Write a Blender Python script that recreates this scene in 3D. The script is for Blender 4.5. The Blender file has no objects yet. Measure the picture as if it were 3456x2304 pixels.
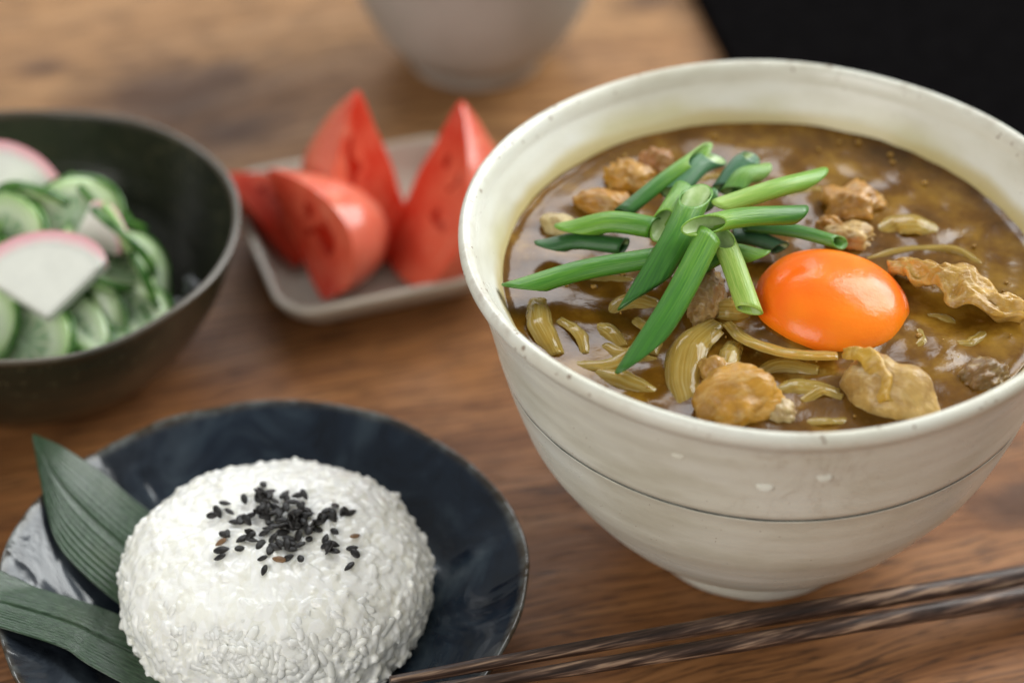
import bpy, bmesh, math, random
from mathutils import Vector, Matrix, noise
R_ = math.radians
PI = math.pi
scene = bpy.context.scene
C = scene.collection

# ------------------------------------------------------------------ camera
cam_d = bpy.data.cameras.new('camera')
cam = bpy.data.objects.new('camera', cam_d)
C.objects.link(cam)
cam.location = (0.0, 0.0, 0.415)
cam.rotation_euler = (R_(90 - 38.874), 0, 0)
cam_d.sensor_fit = 'HORIZONTAL'
cam_d.sensor_width = 22.2
cam_d.lens = 50
cam_d.clip_start = 0.01
cam_d.clip_end = 50
cam_d.dof.use_dof = True
cam_d.dof.focus_distance = 0.530
cam_d.dof.aperture_fstop = 3.5
cam_d.dof.aperture_blades = 0
scene.camera = cam

# ------------------------------------------------------------------ light
world = bpy.data.worlds.new('World')
scene.world = world
world.use_nodes = True
bg = world.node_tree.nodes['Background']
bg.inputs[0].default_value = (0.98, 1.0, 0.96, 1)
bg.inputs[1].default_value = 0.31

def window_pane(name, loc, target, sx, sy, watts, col):
    d = bpy.data.lights.new(name, 'AREA')
    d.shape = 'RECTANGLE'; d.size = sx; d.size_y = sy
    d.energy = watts; d.color = col
    o = bpy.data.objects.new(name, d)
    C.objects.link(o)
    o.location = loc
    o.rotation_euler = (Vector(target) - Vector(loc)).to_track_quat('-Z', 'Y').to_euler()
    return o

# daylight from a tall two-light window to the right and a little behind
WC = Vector((0.92, 1.14, 0.86)); WT = Vector((0.0, 0.42, 0.03))
wdir = (WT - WC).normalized()
wside = wdir.cross(Vector((0, 0, 1))).normalized()
wup = wside.cross(wdir).normalized()
for i in (-1, 1):
    for k in (-1, 1):
        p = WC + wside * (0.245 * i) + wup * (0.24 * k)
        window_pane('window_light', p, p + wdir, 0.45, 0.44, 6.8, (0.95, 0.98, 0.97))
# weaker daylight of the room behind
window_pane('room_light', (-0.25, 1.90, 1.10), WT, 1.0, 0.7, 12.0, (0.95, 0.97, 1.0))
# daylight coming back from the room on the viewer's side
window_pane('front_light', (-0.85, -0.85, 0.95), WT, 1.2, 0.9, 17.0, (1.0, 0.97, 0.92))

scene.view_settings.view_transform = 'Standard'
scene.view_settings.look = 'None'
scene.view_settings.exposure = 0.06
scene.view_settings.gamma = 1.0
scene.render.engine = 'CYCLES'
scene.cycles.use_denoising = True
scene.cycles.max_bounces = 8

# ------------------------------------------------------------------ helpers
def link(name, me, mat=None, parent=None):
    o = bpy.data.objects.new(name, me)
    C.objects.link(o)
    if mat is not None and len(me.materials) == 0:
        me.materials.append(mat)
    if parent is not None:
        o.parent = parent
    return o

def bm_obj(name, bm, mat, parent=None, smooth=True):
    me = bpy.data.meshes.new(name)
    bmesh.ops.recalc_face_normals(bm, faces=bm.faces)
    bm.to_mesh(me); bm.free()
    if smooth:
        me.polygons.foreach_set('use_smooth', [True] * len(me.polygons))
    return link(name, me, mat, parent)

def tag(o, label, cat, group=None):
    o['label'] = label; o['category'] = cat
    if group: o['group'] = group
    return o

def empty(name, label, cat, loc, group=None):
    o = bpy.data.objects.new(name, None)
    o.empty_display_size = 0.01
    C.objects.link(o)
    o.location = loc
    return tag(o, label, cat, group)

def crom(pts, n):
    """Catmull-Rom through pts (tuples of any length), n samples per span."""
    P = [Vector(p) for p in pts]
    P = [P[0] * 2 - P[1]] + P + [P[-1] * 2 - P[-2]]
    out = []
    for i in range(1, len(P) - 2):
        a, b, c, d = P[i - 1], P[i], P[i + 1], P[i + 2]
        for k in range(n):
            t = k / n
            out.append(0.5 * ((2 * b) + (c - a) * t + (2 * a - 5 * b + 4 * c - d) * t * t + (3 * b - a - 3 * c + d) * t ** 3))
    out.append(P[-2].copy())
    return out

def lathe_bm(prof, segs=128, wob=None, close=False):
    """prof: list of (r, z); r == 0 makes a pole. wob(r,z,a) -> (r,z)"""
    bm = bmesh.new()
    rings = []
    for r, z in prof:
        if r < 1e-6:
            rings.append([bm.verts.new((0, 0, z))])
            continue
        ring = []
        for i in range(segs):
            a = 2 * PI * i / segs
            rr, zz = wob(r, z, a) if wob else (r, z)
            ring.append(bm.verts.new((rr * math.cos(a), rr * math.sin(a), zz)))
        rings.append(ring)
    for A, B in zip(rings, rings[1:]):
        if len(A) == 1 and len(B) == 1: continue
        for i in range(segs):
            j = (i + 1) % segs
            if len(A) == 1: bm.faces.new((A[0], B[i], B[j]))
            elif len(B) == 1: bm.faces.new((A[i], B[0], A[j]))
            else: bm.faces.new((A[i], B[i], B[j], A[j]))
    if close:
        A, B = rings[-1], rings[0]
        for i in range(segs):
            j = (i + 1) % segs
            bm.faces.new((A[i], B[i], B[j], A[j]))
    return bm

def frame_path(pts):
    """tangent, side, up frames along a list of points"""
    out = []
    n = len(pts)
    for i in range(n):
        t = (pts[min(i + 1, n - 1)] - pts[max(i - 1, 0)]).normalized()
        s = t.cross(Vector((0, 0, 1)))
        if s.length < 1e-5: s = t.cross(Vector((1, 0, 0)))
        s.normalize()
        out.append((t, s, s.cross(t).normalized()))
    return out

def fbm(v, f, o=4):
    return noise.fractal(Vector(v) * f, 1.0, 2.0, o, noise_basis='PERLIN_ORIGINAL')

# ------------------------------------------------------------------ node helper
class M:
    def __init__(s, name):
        s.m = bpy.data.materials.new(name); s.m.use_nodes = True
        s.t = s.m.node_tree; s.b = s.t.nodes['Principled BSDF']
    def n(s, kind, **kw):
        nd = s.t.nodes.new(kind)
        for k, v in kw.items():
            if k[0] == '_': setattr(nd, k[1:], v)
        return nd
    def put(s, sock, v):
        if isinstance(v, bpy.types.NodeSocket): s.t.links.new(v, sock)
        elif v is not None: sock.default_value = v
    def coords(s, which='Object', scale=(1, 1, 1), rot=(0, 0, 0), loc=(0, 0, 0)):
        tc = s.n('ShaderNodeTexCoord'); mp = s.n('ShaderNodeMapping')
        s.t.links.new(tc.outputs[which], mp.inputs[0])
        mp.inputs['Scale'].default_value = scale; mp.inputs['Rotation'].default_value = rot; mp.inputs['Location'].default_value = loc
        return mp.outputs[0]
    def noise(s, vec, scale=5, detail=4, rough=0.55, dist=0.0):
        nd = s.n('ShaderNodeTexNoise')
        s.put(nd.inputs['Vector'], vec); nd.inputs['Scale'].default_value = scale
        nd.inputs['Detail'].default_value = detail; nd.inputs['Roughness'].default_value = rough
        nd.inputs['Distortion'].default_value = dist
        return nd.outputs['Fac']
    def vor(s, vec, scale, feature='F1', out='Distance'):
        nd = s.n('ShaderNodeTexVoronoi'); nd.feature = feature
        s.put(nd.inputs['Vector'], vec); nd.inputs['Scale'].default_value = scale
        return nd.outputs[out]
    def ramp(s, fac, stops):
        nd = s.n('ShaderNodeValToRGB'); s.put(nd.inputs[0], fac)
        e = nd.color_ramp.elements
        while len(e) < len(stops): e.new(0.5)
        for el, (p, c) in zip(e, stops):
            el.position = p; el.color = (c, c, c, 1) if isinstance(c, (int, float)) else (*c, 1)
        return nd.outputs[0]
    def mix(s, fac, a, b, mode='MIX'):
        nd = s.n('ShaderNodeMix'); nd.data_type = 'RGBA'; nd.blend_type = mode
        s.put(nd.inputs[0], fac)
        for k, v in ((6, a), (7, b)):
            s.put(nd.inputs[k], (*v, 1) if isinstance(v, tuple) and len(v) == 3 else v)
        return nd.outputs[2]
    def math(s, op, a, b=None, c=None):
        nd = s.n('ShaderNodeMath'); nd.operation = op
        s.put(nd.inputs[0], a); s.put(nd.inputs[1], b)
        if c is not None: s.put(nd.inputs[2], c)
        return nd.outputs[0]
    def sep(s, vec):
        nd = s.n('ShaderNodeSeparateXYZ'); s.put(nd.inputs[0], vec); return nd.outputs
    def obj_random(s):
        return s.n('ShaderNodeObjectInfo').outputs['Random']
    def obj_color(s):
        return s.n('ShaderNodeObjectInfo').outputs['Color']
    def bump(s, h, strength=0.3, dist=0.001, normal=None):
        nd = s.n('ShaderNodeBump'); s.put(nd.inputs['Height'], h)
        nd.inputs['Strength'].default_value = strength; nd.inputs['Distance'].default_value = dist
        if normal is not None: s.t.links.new(normal, nd.inputs['Normal'])
        s.t.links.new(nd.outputs[0], s.b.inputs['Normal'])
        return nd.outputs[0]
    def set(s, **kw):
        names = dict(col='Base Color', rough='Roughness', spec='Specular IOR Level', sss='Subsurface Weight', sssr='Subsurface Radius',
                     ssss='Subsurface Scale', coat='Coat Weight', coatr='Coat Roughness', metal='Metallic', trans='Transmission Weight', ior='IOR', alpha='Alpha')
        for k, v in kw.items():
            if isinstance(v, tuple) and k == 'col': v = (*v, 1) if len(v) == 3 else v
            s.put(s.b.inputs[names[k]], v)
        return s.m

# ------------------------------------------------------------------ materials
def mat_wood():
    m = M('oiled_wood')
    ga = R_(17)
    v = m.coords('Object', rot=(0, 0, -ga))
    # warp the grain round the knots and along slow waves
    n0 = m.noise(v, 5.0, 3, 0.5)
    x, y, z = m.sep(v)
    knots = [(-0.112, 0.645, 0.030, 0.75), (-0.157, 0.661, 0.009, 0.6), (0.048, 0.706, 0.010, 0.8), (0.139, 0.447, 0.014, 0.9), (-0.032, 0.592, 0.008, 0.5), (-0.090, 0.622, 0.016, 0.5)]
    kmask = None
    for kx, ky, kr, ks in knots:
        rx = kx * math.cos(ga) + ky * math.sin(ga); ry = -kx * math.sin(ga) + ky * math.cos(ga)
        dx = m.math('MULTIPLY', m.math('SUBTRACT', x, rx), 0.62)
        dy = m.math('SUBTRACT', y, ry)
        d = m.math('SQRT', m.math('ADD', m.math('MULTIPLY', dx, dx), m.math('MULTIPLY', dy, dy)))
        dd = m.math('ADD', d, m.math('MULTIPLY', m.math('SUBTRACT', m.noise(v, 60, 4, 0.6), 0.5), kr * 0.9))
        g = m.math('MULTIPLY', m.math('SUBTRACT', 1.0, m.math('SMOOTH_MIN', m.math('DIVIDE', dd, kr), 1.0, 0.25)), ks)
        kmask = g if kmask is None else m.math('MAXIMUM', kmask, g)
    cm = m.n('ShaderNodeCombineXYZ')
    m.put(cm.inputs[0], m.math('MULTIPLY', x, 0.055))
    yw = m.math('ADD', y, m.math('MULTIPLY', m.math('SUBTRACT', n0, 0.5), 0.05))
    yw = m.math('ADD', yw, m.math('MULTIPLY', kmask, 0.012))
    m.put(cm.inputs[1], yw)
    gv = cm.outputs[0]
    broad = m.noise(gv, 26, 3, 0.5)
    mid = m.noise(gv, 110, 4, 0.62)
    cm2 = m.n('ShaderNodeCombineXYZ')
    m.put(cm2.inputs[0], m.math('MULTIPLY', x, 0.03)); m.put(cm2.inputs[1], yw)
    fine = m.noise(cm2.outputs[0], 780, 3, 0.7)
    blot = m.noise(v, 7, 4, 0.6)
    f = m.math('ADD', m.math('MULTIPLY', broad, 0.38), m.math('MULTIPLY', mid, 0.36))
    f = m.math('ADD', f, m.math('MULTIPLY', fine, 0.26))
    base = m.ramp(f, [(0.34, (0.070, 0.025, 0.008)), (0.44, (0.165, 0.062, 0.020)), (0.53, (0.255, 0.106, 0.035)), (0.65, (0.380, 0.180, 0.068))])
    # room sheen on the far half, put into the colour as paler, yellower wood
    far = m.ramp(m.math('ADD', m.math('MULTIPLY', y, 1.0), m.math('MULTIPLY', m.math('SUBTRACT', blot, 0.5), 0.14)), [(0.50, 0.0), (0.66, 1.0)])
    base = m.mix(m.math('MULTIPLY', far, 0.65), base, m.mix(m.ramp(f, [(0.35, 0.0), (0.65, 1.0)]), (0.27, 0.128, 0.044), (0.54, 0.315, 0.135)))
    base = m.mix(m.math('MULTIPLY', m.ramp(blot, [(0.45, 0.0), (0.7, 1.0)]), 0.35), base, (0.30, 0.145, 0.058))
    base = m.mix(1.0, base, m.ramp(fine, [(0.36, 0.70), (0.50, 1.0), (0.62, 1.06)]), 'MULTIPLY')
    # pores: short dark dashes along the grain
    cm3 = m.n('ShaderNodeCombineXYZ')
    m.put(cm3.inputs[0], m.math('MULTIPLY', x, 0.075)); m.put(cm3.inputs[1], yw)
    pore = m.noise(cm3.outputs[0], 850, 3, 0.6)
    pm = m.ramp(pore, [(0.38, 1.0), (0.48, 0.0)])
    base = m.mix(m.math('MULTIPLY', pm, 0.72), base, (0.025, 0.010, 0.005))
    # dark cracks along the grain
    crk = m.noise(m.coords('Object', rot=(0, 0, -ga), scale=(5, 60, 1)), 1.6, 5, 0.6)
    cmk = m.ramp(crk, [(0.315, 1.0), (0.355, 0.0)])
    base = m.mix(m.math('MULTIPLY', cmk, 0.7), base, (0.03, 0.014, 0.008))
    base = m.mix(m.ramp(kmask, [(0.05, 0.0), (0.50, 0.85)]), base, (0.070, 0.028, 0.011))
    m.bump(m.math('SUBTRACT', m.math('ADD', m.math('MULTIPLY', fine, 0.6), m.math('MULTIPLY', mid, 0.5)), m.math('MULTIPLY', pm, 0.5)), 0.35, 0.0006)
    return m.set(col=base, rough=m.ramp(mid, [(0.3, 0.62), (0.7, 0.46)]), spec=0.28)

def mat_white_glaze():
    m = M('cream_stoneware_glaze')
    v = m.coords('Object')
    x, y, z = m.sep(v)
    r = m.math('SQRT', m.math('ADD', m.math('MULTIPLY', x, x), m.math('MULTIPLY', y, y)))
    cloud = m.noise(m.coords('Object', scale=(1, 1, 2.4)), 26, 5, 0.55)
    col = m.ramp(cloud, [(0.32, (0.590, 0.570, 0.465)), (0.48, (0.715, 0.705, 0.610)), (0.68, (0.790, 0.795, 0.725))])
    # brownish tea stains wandering over the wall
    st = m.noise(v, 34, 6, 0.65, 1.6)
    ridge = m.math('ABSOLUTE', m.math('SUBTRACT', st, 0.5))
    line = m.ramp(ridge, [(0.0, 1.0), (0.010, 0.40), (0.09, 0.0)])
    smask = m.ramp(m.noise(v, 17, 2, 0.5), [(0.46, 0.0), (0.60, 1.0)])
    vd = m.n('ShaderNodeVectorMath'); vd.operation = 'DISTANCE'; m.put(vd.inputs[0], v); vd.inputs[1].default_value = (0.0, -0.0675, 0.0800)
    local = m.ramp(m.math('MULTIPLY', vd.outputs['Value'], 10.0), [(0.06, 1.0), (0.24, 0.0)])
    smask = m.math('ADD', m.math('MULTIPLY', smask, 0.25), m.math('MULTIPLY', local, 0.75))
    inside0 = m.math('LESS_THAN', m.math('SUBTRACT', r, m.math('ADD', 0.0630, m.math('MULTIPLY', m.math('SUBTRACT', z, 0.080), 0.62))), 0.0022)
    col = m.mix(m.math('MULTIPLY', m.math('MULTIPLY', line, m.math('MULTIPLY', smask, m.math('SUBTRACT', 1.0, m.math('MULTIPLY', inside0, 0.85)))), 0.38), col, (0.36, 0.26, 0.16))
    # specks of iron, thicker along the rim
    sp = m.vor(v, 420)
    sel = m.noise(v, 150, 1, 0.5)
    rimw = m.ramp(z, [(0.0, 0.0), (1.0, 1.0)])
    thr = m.math('ADD', 0.055, m.math('MULTIPLY', m.ramp(m.math('MULTIPLY', z, 10.0), [(0.93, 0.0), (0.955, 1.0)]), 0.11))
    spm = m.math('MULTIPLY', m.math('LESS_THAN', sp, m.math('MULTIPLY', thr, m.math('MULTIPLY', sel, 2.2))), m.math('GREATER_THAN', sel, 0.52))
    col = m.mix(m.math('MULTIPLY', spm, 0.75), col, (0.20, 0.115, 0.065))
    # worn rim: bare clay showing through in patches
    rz = m.ramp(m.math('MULTIPLY', z, 10.0), [(0.945, 0.0), (0.972, 1.0)])
    worn = m.math('MULTIPLY', rz, m.ramp(m.noise(v, 120, 5, 0.7), [(0.50, 0.0), (0.70, 1.0)]))
    col = m.mix(m.math('MULTIPLY', worn, 0.60), col, (0.34, 0.26, 0.18))
    # curry tide mark on the inside just above the broth
    zi = m.math('ADD', z, m.math('MULTIPLY', m.math('SUBTRACT', m.noise(v, 45, 3, 0.5), 0.5), 0.004))
    tide = m.ramp(m.math('MULTIPLY', zi, 10.0), [(0.800, 1.0), (0.852, 0.65), (0.872, 0.0)])
    wallr = m.math('SUBTRACT', r, m.math('ADD', 0.0630, m.math('MULTIPLY', m.math('SUBTRACT', z, 0.080), 0.62)))
    inside = m.math('LESS_THAN', wallr, 0.0022)
    col = m.mix(m.math('MULTIPLY', m.math('MULTIPLY', tide, inside), 0.95), col, (0.46, 0.34, 0.05))
    drip = m.ramp(m.math('ABSOLUTE', m.math('SUBTRACT', zi, 0.0872)), [(0.0, 1.0), (0.0005, 0.0)])
    col = m.mix(m.math('MULTIPLY', m.math('MULTIPLY', m.math('MULTIPLY', drip, inside), m.ramp(m.noise(v, 22, 2, 0.5), [(0.46, 0.0), (0.6, 1.0)])), 0.6), col, (0.50, 0.45, 0.16))
    rings = m.noise(m.coords('Object', scale=(0.12, 0.12, 1)), 420, 2, 0.5)
    m.bump(m.math('ADD', m.math('MULTIPLY', rings, 0.22), m.math('ADD', m.math('MULTIPLY', m.noise(v, 60, 3, 0.5), 0.7), m.math('MULTIPLY', line, m.math('MULTIPLY', smask, 0.3)))), 0.28, 0.0011)
    return m.set(col=col, rough=m.ramp(cloud, [(0.3, 0.36), (0.7, 0.24)]), spec=0.5)

def mat_simple(name, col, rough=0.5, spec=0.5, var=0.0, scale=200, bump=0.0, sss=0.0, sssr=(1, 1, 1), ssss=0.002, coat=0.0, vc=None):
    m = M(name)
    v = m.coords('Object')
    c = col
    n = m.noise(v, scale, 4, 0.6)
    if vc is not None: c = m.mix(m.ramp(n, [(0.36, 0.0), (0.64, 1.0)]), col, vc)
    elif var: c = m.mix(m.ramp(n, [(0.3, 0.0), (0.7, 1.0)]), tuple(x * (1 - var) for x in col), tuple(min(1, x * (1 + var)) for x in col))
    if bump: m.bump(n, bump, 0.001)
    m.set(col=c, rough=rough, spec=spec, coat=coat, coatr=0.08)
    if sss: m.set(sss=sss, sssr=sssr, ssss=ssss)
    return m.m

def mat_blue_glaze():
    m = M('indigo_glaze')
    v = m.coords('Object')
    x, y, z = m.sep(v)
    r = m.math('SQRT', m.math('ADD', m.math('MULTIPLY', x, x), m.math('MULTIPLY', y, y)))
    a = m.noise(v, 42, 6, 0.6, 1.2)
    b = m.noise(m.coords('Object', loc=(3, 1, 0)), 20, 4, 0.6, 0.6)
    col = m.ramp(a, [(0.36, (0.004, 0.007, 0.013)), (0.50, (0.007, 0.013, 0.024)), (0.63, (0.022, 0.034, 0.048)), (0.78, (0.060, 0.080, 0.095))])
    # window reflection on the left slope, put into the colour as paler patches
    side = m.ramp(m.math('ADD', m.math('MULTIPLY', x, -9.0), m.math('MULTIPLY', m.math('SUBTRACT', b, 0.5), 0.9)), [(0.22, 0.0), (0.60, 1.0)])
    col = m.mix(m.math('MULTIPLY', side, 0.75), col, m.mix(m.ramp(a, [(0.38, 0.0), (0.62, 1.0)]), (0.016, 0.019, 0.024), (0.070, 0.080, 0.092)))
    rim = m.ramp(m.math('MULTIPLY', m.math('ADD', r, m.math('MULTIPLY', m.math('SUBTRACT', a, 0.5), 0.003)), 10), [(0.612, 0.0), (0.632, 1.0)])
    col = m.mix(m.math('MULTIPLY', rim, 0.8), col, m.mix(m.ramp(m.noise(v, 150, 4, 0.6), [(0.42, 0.0), (0.60, 1.0)]), (0.060, 0.042, 0.022), (0.17, 0.18, 0.17)))
    h = m.math('ADD', m.math('MULTIPLY', m.noise(v, 44, 2, 0.4, 1.0), 1.6), m.math('MULTIPLY', a, 0.12))
    m.bump(h, 0.65, 0.0026)
    return m.set(col=col, rough=m.ramp(a, [(0.35, 0.11), (0.7, 0.20)]), spec=0.40)

def mat_green_glaze():
    m = M('dark_olive_glaze')
    v = m.coords('Object')
    x, y, z = m.sep(v)
    a = m.noise(v, 30, 5, 0.6)
    sp = m.noise(v, 260, 4, 0.7)
    col = m.ramp(a, [(0.35, (0.010, 0.012, 0.007)), (0.65, (0.026, 0.028, 0.016))])
    col = m.mix(m.ramp(sp, [(0.55, 0.0), (0.75, 0.6)]), col, (0.110, 0.095, 0.050))
    rim = m.ramp(m.math('MULTIPLY', m.math('ADD', z, m.math('MULTIPLY', m.math('SUBTRACT', a, 0.5), 0.0015)), 10), [(0.460, 0.0), (0.470, 1.0)])
    col = m.mix(m.math('MULTIPLY', rim, 0.65), col, (0.11, 0.085, 0.06))
    m.bump(m.math('ADD', m.noise(m.coords('Object', scale=(0.15, 0.15, 1)), 330, 2, 0.5), m.math('MULTIPLY', sp, 0.4)), 0.25, 0.001)
    return m.set(col=col, rough=0.22, spec=0.5)

def mat_rice():
    m = M('cooked_rice')
    v = m.coords('Object')
    at = m.n('ShaderNodeAttribute'); at.attribute_name = 'tone'
    rnd = m.math('FRACT', m.math('ADD', at.outputs['Fac'], m.obj_random()))
    n = m.noise(v, 300, 3, 0.5)
    col = m.mix(rnd, (0.93, 0.92, 0.83), (0.97, 0.965, 0.91))
    col = m.mix(m.math('MULTIPLY', m.ramp(n, [(0.45, 0.0), (0.75, 1.0)]), 0.5), col, (0.92, 0.925, 0.89))
    cell = m.vor(m.coords('Object', rot=(0.5, 0.3, 0.8), scale=(1, 0.5, 1)), 520, 'F1', 'Color')
    sc = m.n('ShaderNodeSeparateColor'); m.put(sc.inputs[0], cell)
    col = m.mix(m.math('MULTIPLY', m.ramp(sc.outputs[0], [(0.45, 0.0), (0.9, 1.0)]), 0.45), col, (0.80, 0.785, 0.68))
    m.bump(m.noise(v, 900, 2, 0.5), 0.25, 0.0004)
    return m.set(col=col, rough=0.24, spec=0.5, sss=0.45, sssr=(1.0, 0.96, 0.86), ssss=0.0025)

def mat_scallion():
    m = M('scallion_green')
    tc = m.n('ShaderNodeTexCoord')
    uvx, uvy, _ = m.sep(tc.outputs['UV'])
    oc = m.obj_color()
    cm = m.n('ShaderNodeCombineXYZ'); m.put(cm.inputs[0], m.math('MULTIPLY', uvx, 0.10)); m.put(cm.inputs[1], m.math('MULTIPLY', uvy, 1.6)); m.put(cm.inputs[2], m.math('MULTIPLY', m.obj_random(), 31.0))
    streak = m.noise(cm.outputs[0], 34, 3, 0.6)
    # obj colour: r = start of the light-dark ramp along the tube, g = end of it
    sc = m.n('ShaderNodeSeparateColor'); m.put(sc.inputs[0], oc)
    t = m.math('ADD', m.math('MULTIPLY', sc.outputs[0], m.math('SUBTRACT', 1.0, uvx)), m.math('MULTIPLY', sc.outputs[1], uvx))
    t = m.math('ADD', t, m.math('MULTIPLY', m.math('SUBTRACT', streak, 0.5), 0.60))
    col = m.ramp(t, [(0.0, (0.010, 0.062, 0.012)), (0.35, (0.050, 0.185, 0.016)), (0.65, (0.165, 0.350, 0.030)), (1.0, (0.44, 0.58, 0.14))])
    bl = sc.outputs[2]
    col = m.mix(m.math('MULTIPLY', bl, 0.55), col, (0.09, 0.20, 0.14))
    m.bump(streak, 0.30, 0.0005)
    return m.set(col=col, rough=0.34, spec=0.45, sss=0.15, sssr=(0.4, 1.0, 0.3), ssss=0.0012)

def mat_broth():
    m = M('curry_broth')
    v = m.coords('Object')
    a = m.noise(v, 70, 5, 0.62, 0.2)
    b = m.noise(v, 26, 3, 0.5)
    col = m.ramp(m.math('ADD', m.math('MULTIPLY', a, 0.6), m.math('MULTIPLY', b, 0.4)), [(0.36, (0.062, 0.024, 0.002)), (0.50, (0.138, 0.060, 0.005)), (0.64, (0.300, 0.160, 0.018))])
    fl = m.noise(v, 420, 3, 0.6)
    col = m.mix(m.math('MULTIPLY', m.ramp(fl, [(0.62, 0.0), (0.72, 1.0)]), 0.4), col, (0.24, 0.13, 0.04))
    m.bump(m.math('ADD', a, m.math('MULTIPLY', fl, 0.04)), 0.13, 0.0020)
    return m.set(col=col, rough=0.15, spec=0.34, sss=0.10, sssr=(1.0, 0.5, 0.2), ssss=0.003)

def mat_chicken():
    m = M('curried_chicken')
    v = m.coords('Object')
    a = m.noise(v, 130, 5, 0.62, 0.6)
    f = m.noise(m.coords('Object', scale=(1, 4, 2)), 210, 4, 0.6, 0.4)
    oc = m.obj_color()
    col = m.mix(m.ramp(a, [(0.38, 0.0), (0.62, 1.0)]), m.mix(0.60, oc, (0.20, 0.080, 0.010)), oc)
    col = m.mix(m.math('MULTIPLY', m.ramp(f, [(0.50, 0.0), (0.66, 1.0)]), 0.30), col, (0.70, 0.54, 0.27))
    m.bump(m.math('ADD', m.math('MULTIPLY', a, 0.7), m.math('MULTIPLY', f, 0.7)), 0.6, 0.0013)
    return m.set(col=col, rough=0.28, spec=0.5, sss=0.15, sssr=(1.0, 0.6, 0.3), ssss=0.002)

def mat_onion():
    m = M('simmered_onion')
    tc = m.n('ShaderNodeTexCoord')
    uvx, uvy, _ = m.sep(tc.outputs['UV'])
    cm = m.n('ShaderNodeCombineXYZ'); m.put(cm.inputs[0], m.math('MULTIPLY', uvx, 0.05)); m.put(cm.inputs[1], m.math('MULTIPLY', uvy, 0.6)); m.put(cm.inputs[2], m.math('MULTIPLY', m.obj_random(), 17.0))
    s = m.noise(cm.outputs[0], 34, 3, 0.5)
    col = m.ramp(s, [(0.25, (0.50, 0.30, 0.040)), (0.50, (0.66, 0.46, 0.105)), (0.75, (0.82, 0.69, 0.30))])
    m.bump(s, 0.07, 0.0004)
    return m.set(col=col, rough=0.10, spec=0.55, trans=0.60, ior=1.30)

def mat_palm():
    m = M('palm_wood')
    v = m.coords('Object', scale=(0.085, 1, 1))
    x, y, z = m.sep(m.coords('Object'))
    # grain twists round the stick
    ang = m.math('ADD', m.math('MULTIPLY', m.math('ARCTAN2', z, y), 0.0022), m.math('MULTIPLY', x, 0.075))
    cm = m.n('ShaderNodeCombineXYZ'); m.put(cm.inputs[0], m.math('MULTIPLY', x, 0.075)); m.put(cm.inputs[1], ang); m.put(cm.inputs[2], m.math('MULTIPLY', m.obj_random(), 5.0))
    s = m.noise(cm.outputs[0], 620, 3, 0.6)
    col = m.ramp(s, [(0.38, (0.026, 0.015, 0.012)), (0.50, (0.078, 0.046, 0.035)), (0.57, (0.180, 0.112, 0.080)), (0.64, (0.42, 0.28, 0.19))])
    fine = m.noise(v, 2600, 2, 0.5)
    col = m.mix(m.math('MULTIPLY', fine, 0.35), col, (0.03, 0.018, 0.012))
    m.bump(m.math('ADD', s, m.math('MULTIPLY', fine, 0.3)), 0.35, 0.0006)
    return m.set(col=col, rough=0.45, spec=0.35)

def mat_leaf():
    m = M('bamboo_leaf_green')
    tc = m.n('ShaderNodeTexCoord')
    ux, uy, _ = m.sep(tc.outputs['UV'])
    cm = m.n('ShaderNodeCombineXYZ'); m.put(cm.inputs[0], m.math('MULTIPLY', ux, 0.8)); m.put(cm.inputs[1], uy)
    s = m.noise(cm.outputs[0], 46, 3, 0.6)
    p = m.noise(tc.outputs['Object'], 70, 4, 0.6)
    col = m.mix(m.ramp(s, [(0.35, 0.0), (0.68, 1.0)]), (0.010, 0.030, 0.012), (0.052, 0.098, 0.052))
    col = m.mix(m.math('MULTIPLY', m.ramp(p, [(0.5, 0.0), (0.75, 1.0)]), 0.35), col, (0.060, 0.085, 0.035))
    m.bump(s, 0.25, 0.0005)
    return m.set(col=col, rough=0.33, spec=0.5)

def mat_yolk():
    m = M('raw_yolk')
    v = m.coords('Object')
    n = m.noise(v, 130, 4, 0.6)
    col = m.mix(m.ramp(m.noise(v, 40, 2, 0.5), [(0.4, 0.0), (0.6, 1.0)]), (0.93, 0.155, 0.006), (0.98, 0.235, 0.010))
    m.bump(n, 0.30, 0.0012)
    return m.set(col=col, rough=0.24, spec=0.34, sss=0.45, sssr=(1.0, 0.30, 0.05), ssss=0.006)

def mat_tomato(name, c1, c2):
    m = M(name)
    v = m.coords('Object')
    a = m.noise(v, 90, 4, 0.6)
    x, y, z = m.sep(v)
    r = m.math('SQRT', m.math('ADD', m.math('MULTIPLY', x, x), m.math('MULTIPLY', y, y)))
    wall = m.ramp(m.math('ADD', m.math('MULTIPLY', r, 40.0), m.math('MULTIPLY', m.math('SUBTRACT', a, 0.5), 0.35)), [(0.10, 0.0), (0.85, 1.0)])
    col = m.mix(m.math('ADD', m.math('MULTIPLY', m.ramp(a, [(0.36, 0.0), (0.66, 1.0)]), 0.45), m.math('MULTIPLY', wall, 0.55)), c1, c2)
    vein = m.noise(m.coords('Object', scale=(1, 1, 0.25)), 240, 3, 0.6)
    col = m.mix(m.math('MULTIPLY', m.ramp(vein, [(0.56, 0.0), (0.70, 1.0)]), 0.35), col, (0.80, 0.38, 0.24))
    m.bump(m.noise(v, 260, 3, 0.6), 0.25, 0.0008)
    return m.set(col=col, rough=0.22, spec=0.42, sss=0.25, sssr=(1.0, 0.25, 0.15), ssss=0.004)

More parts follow.
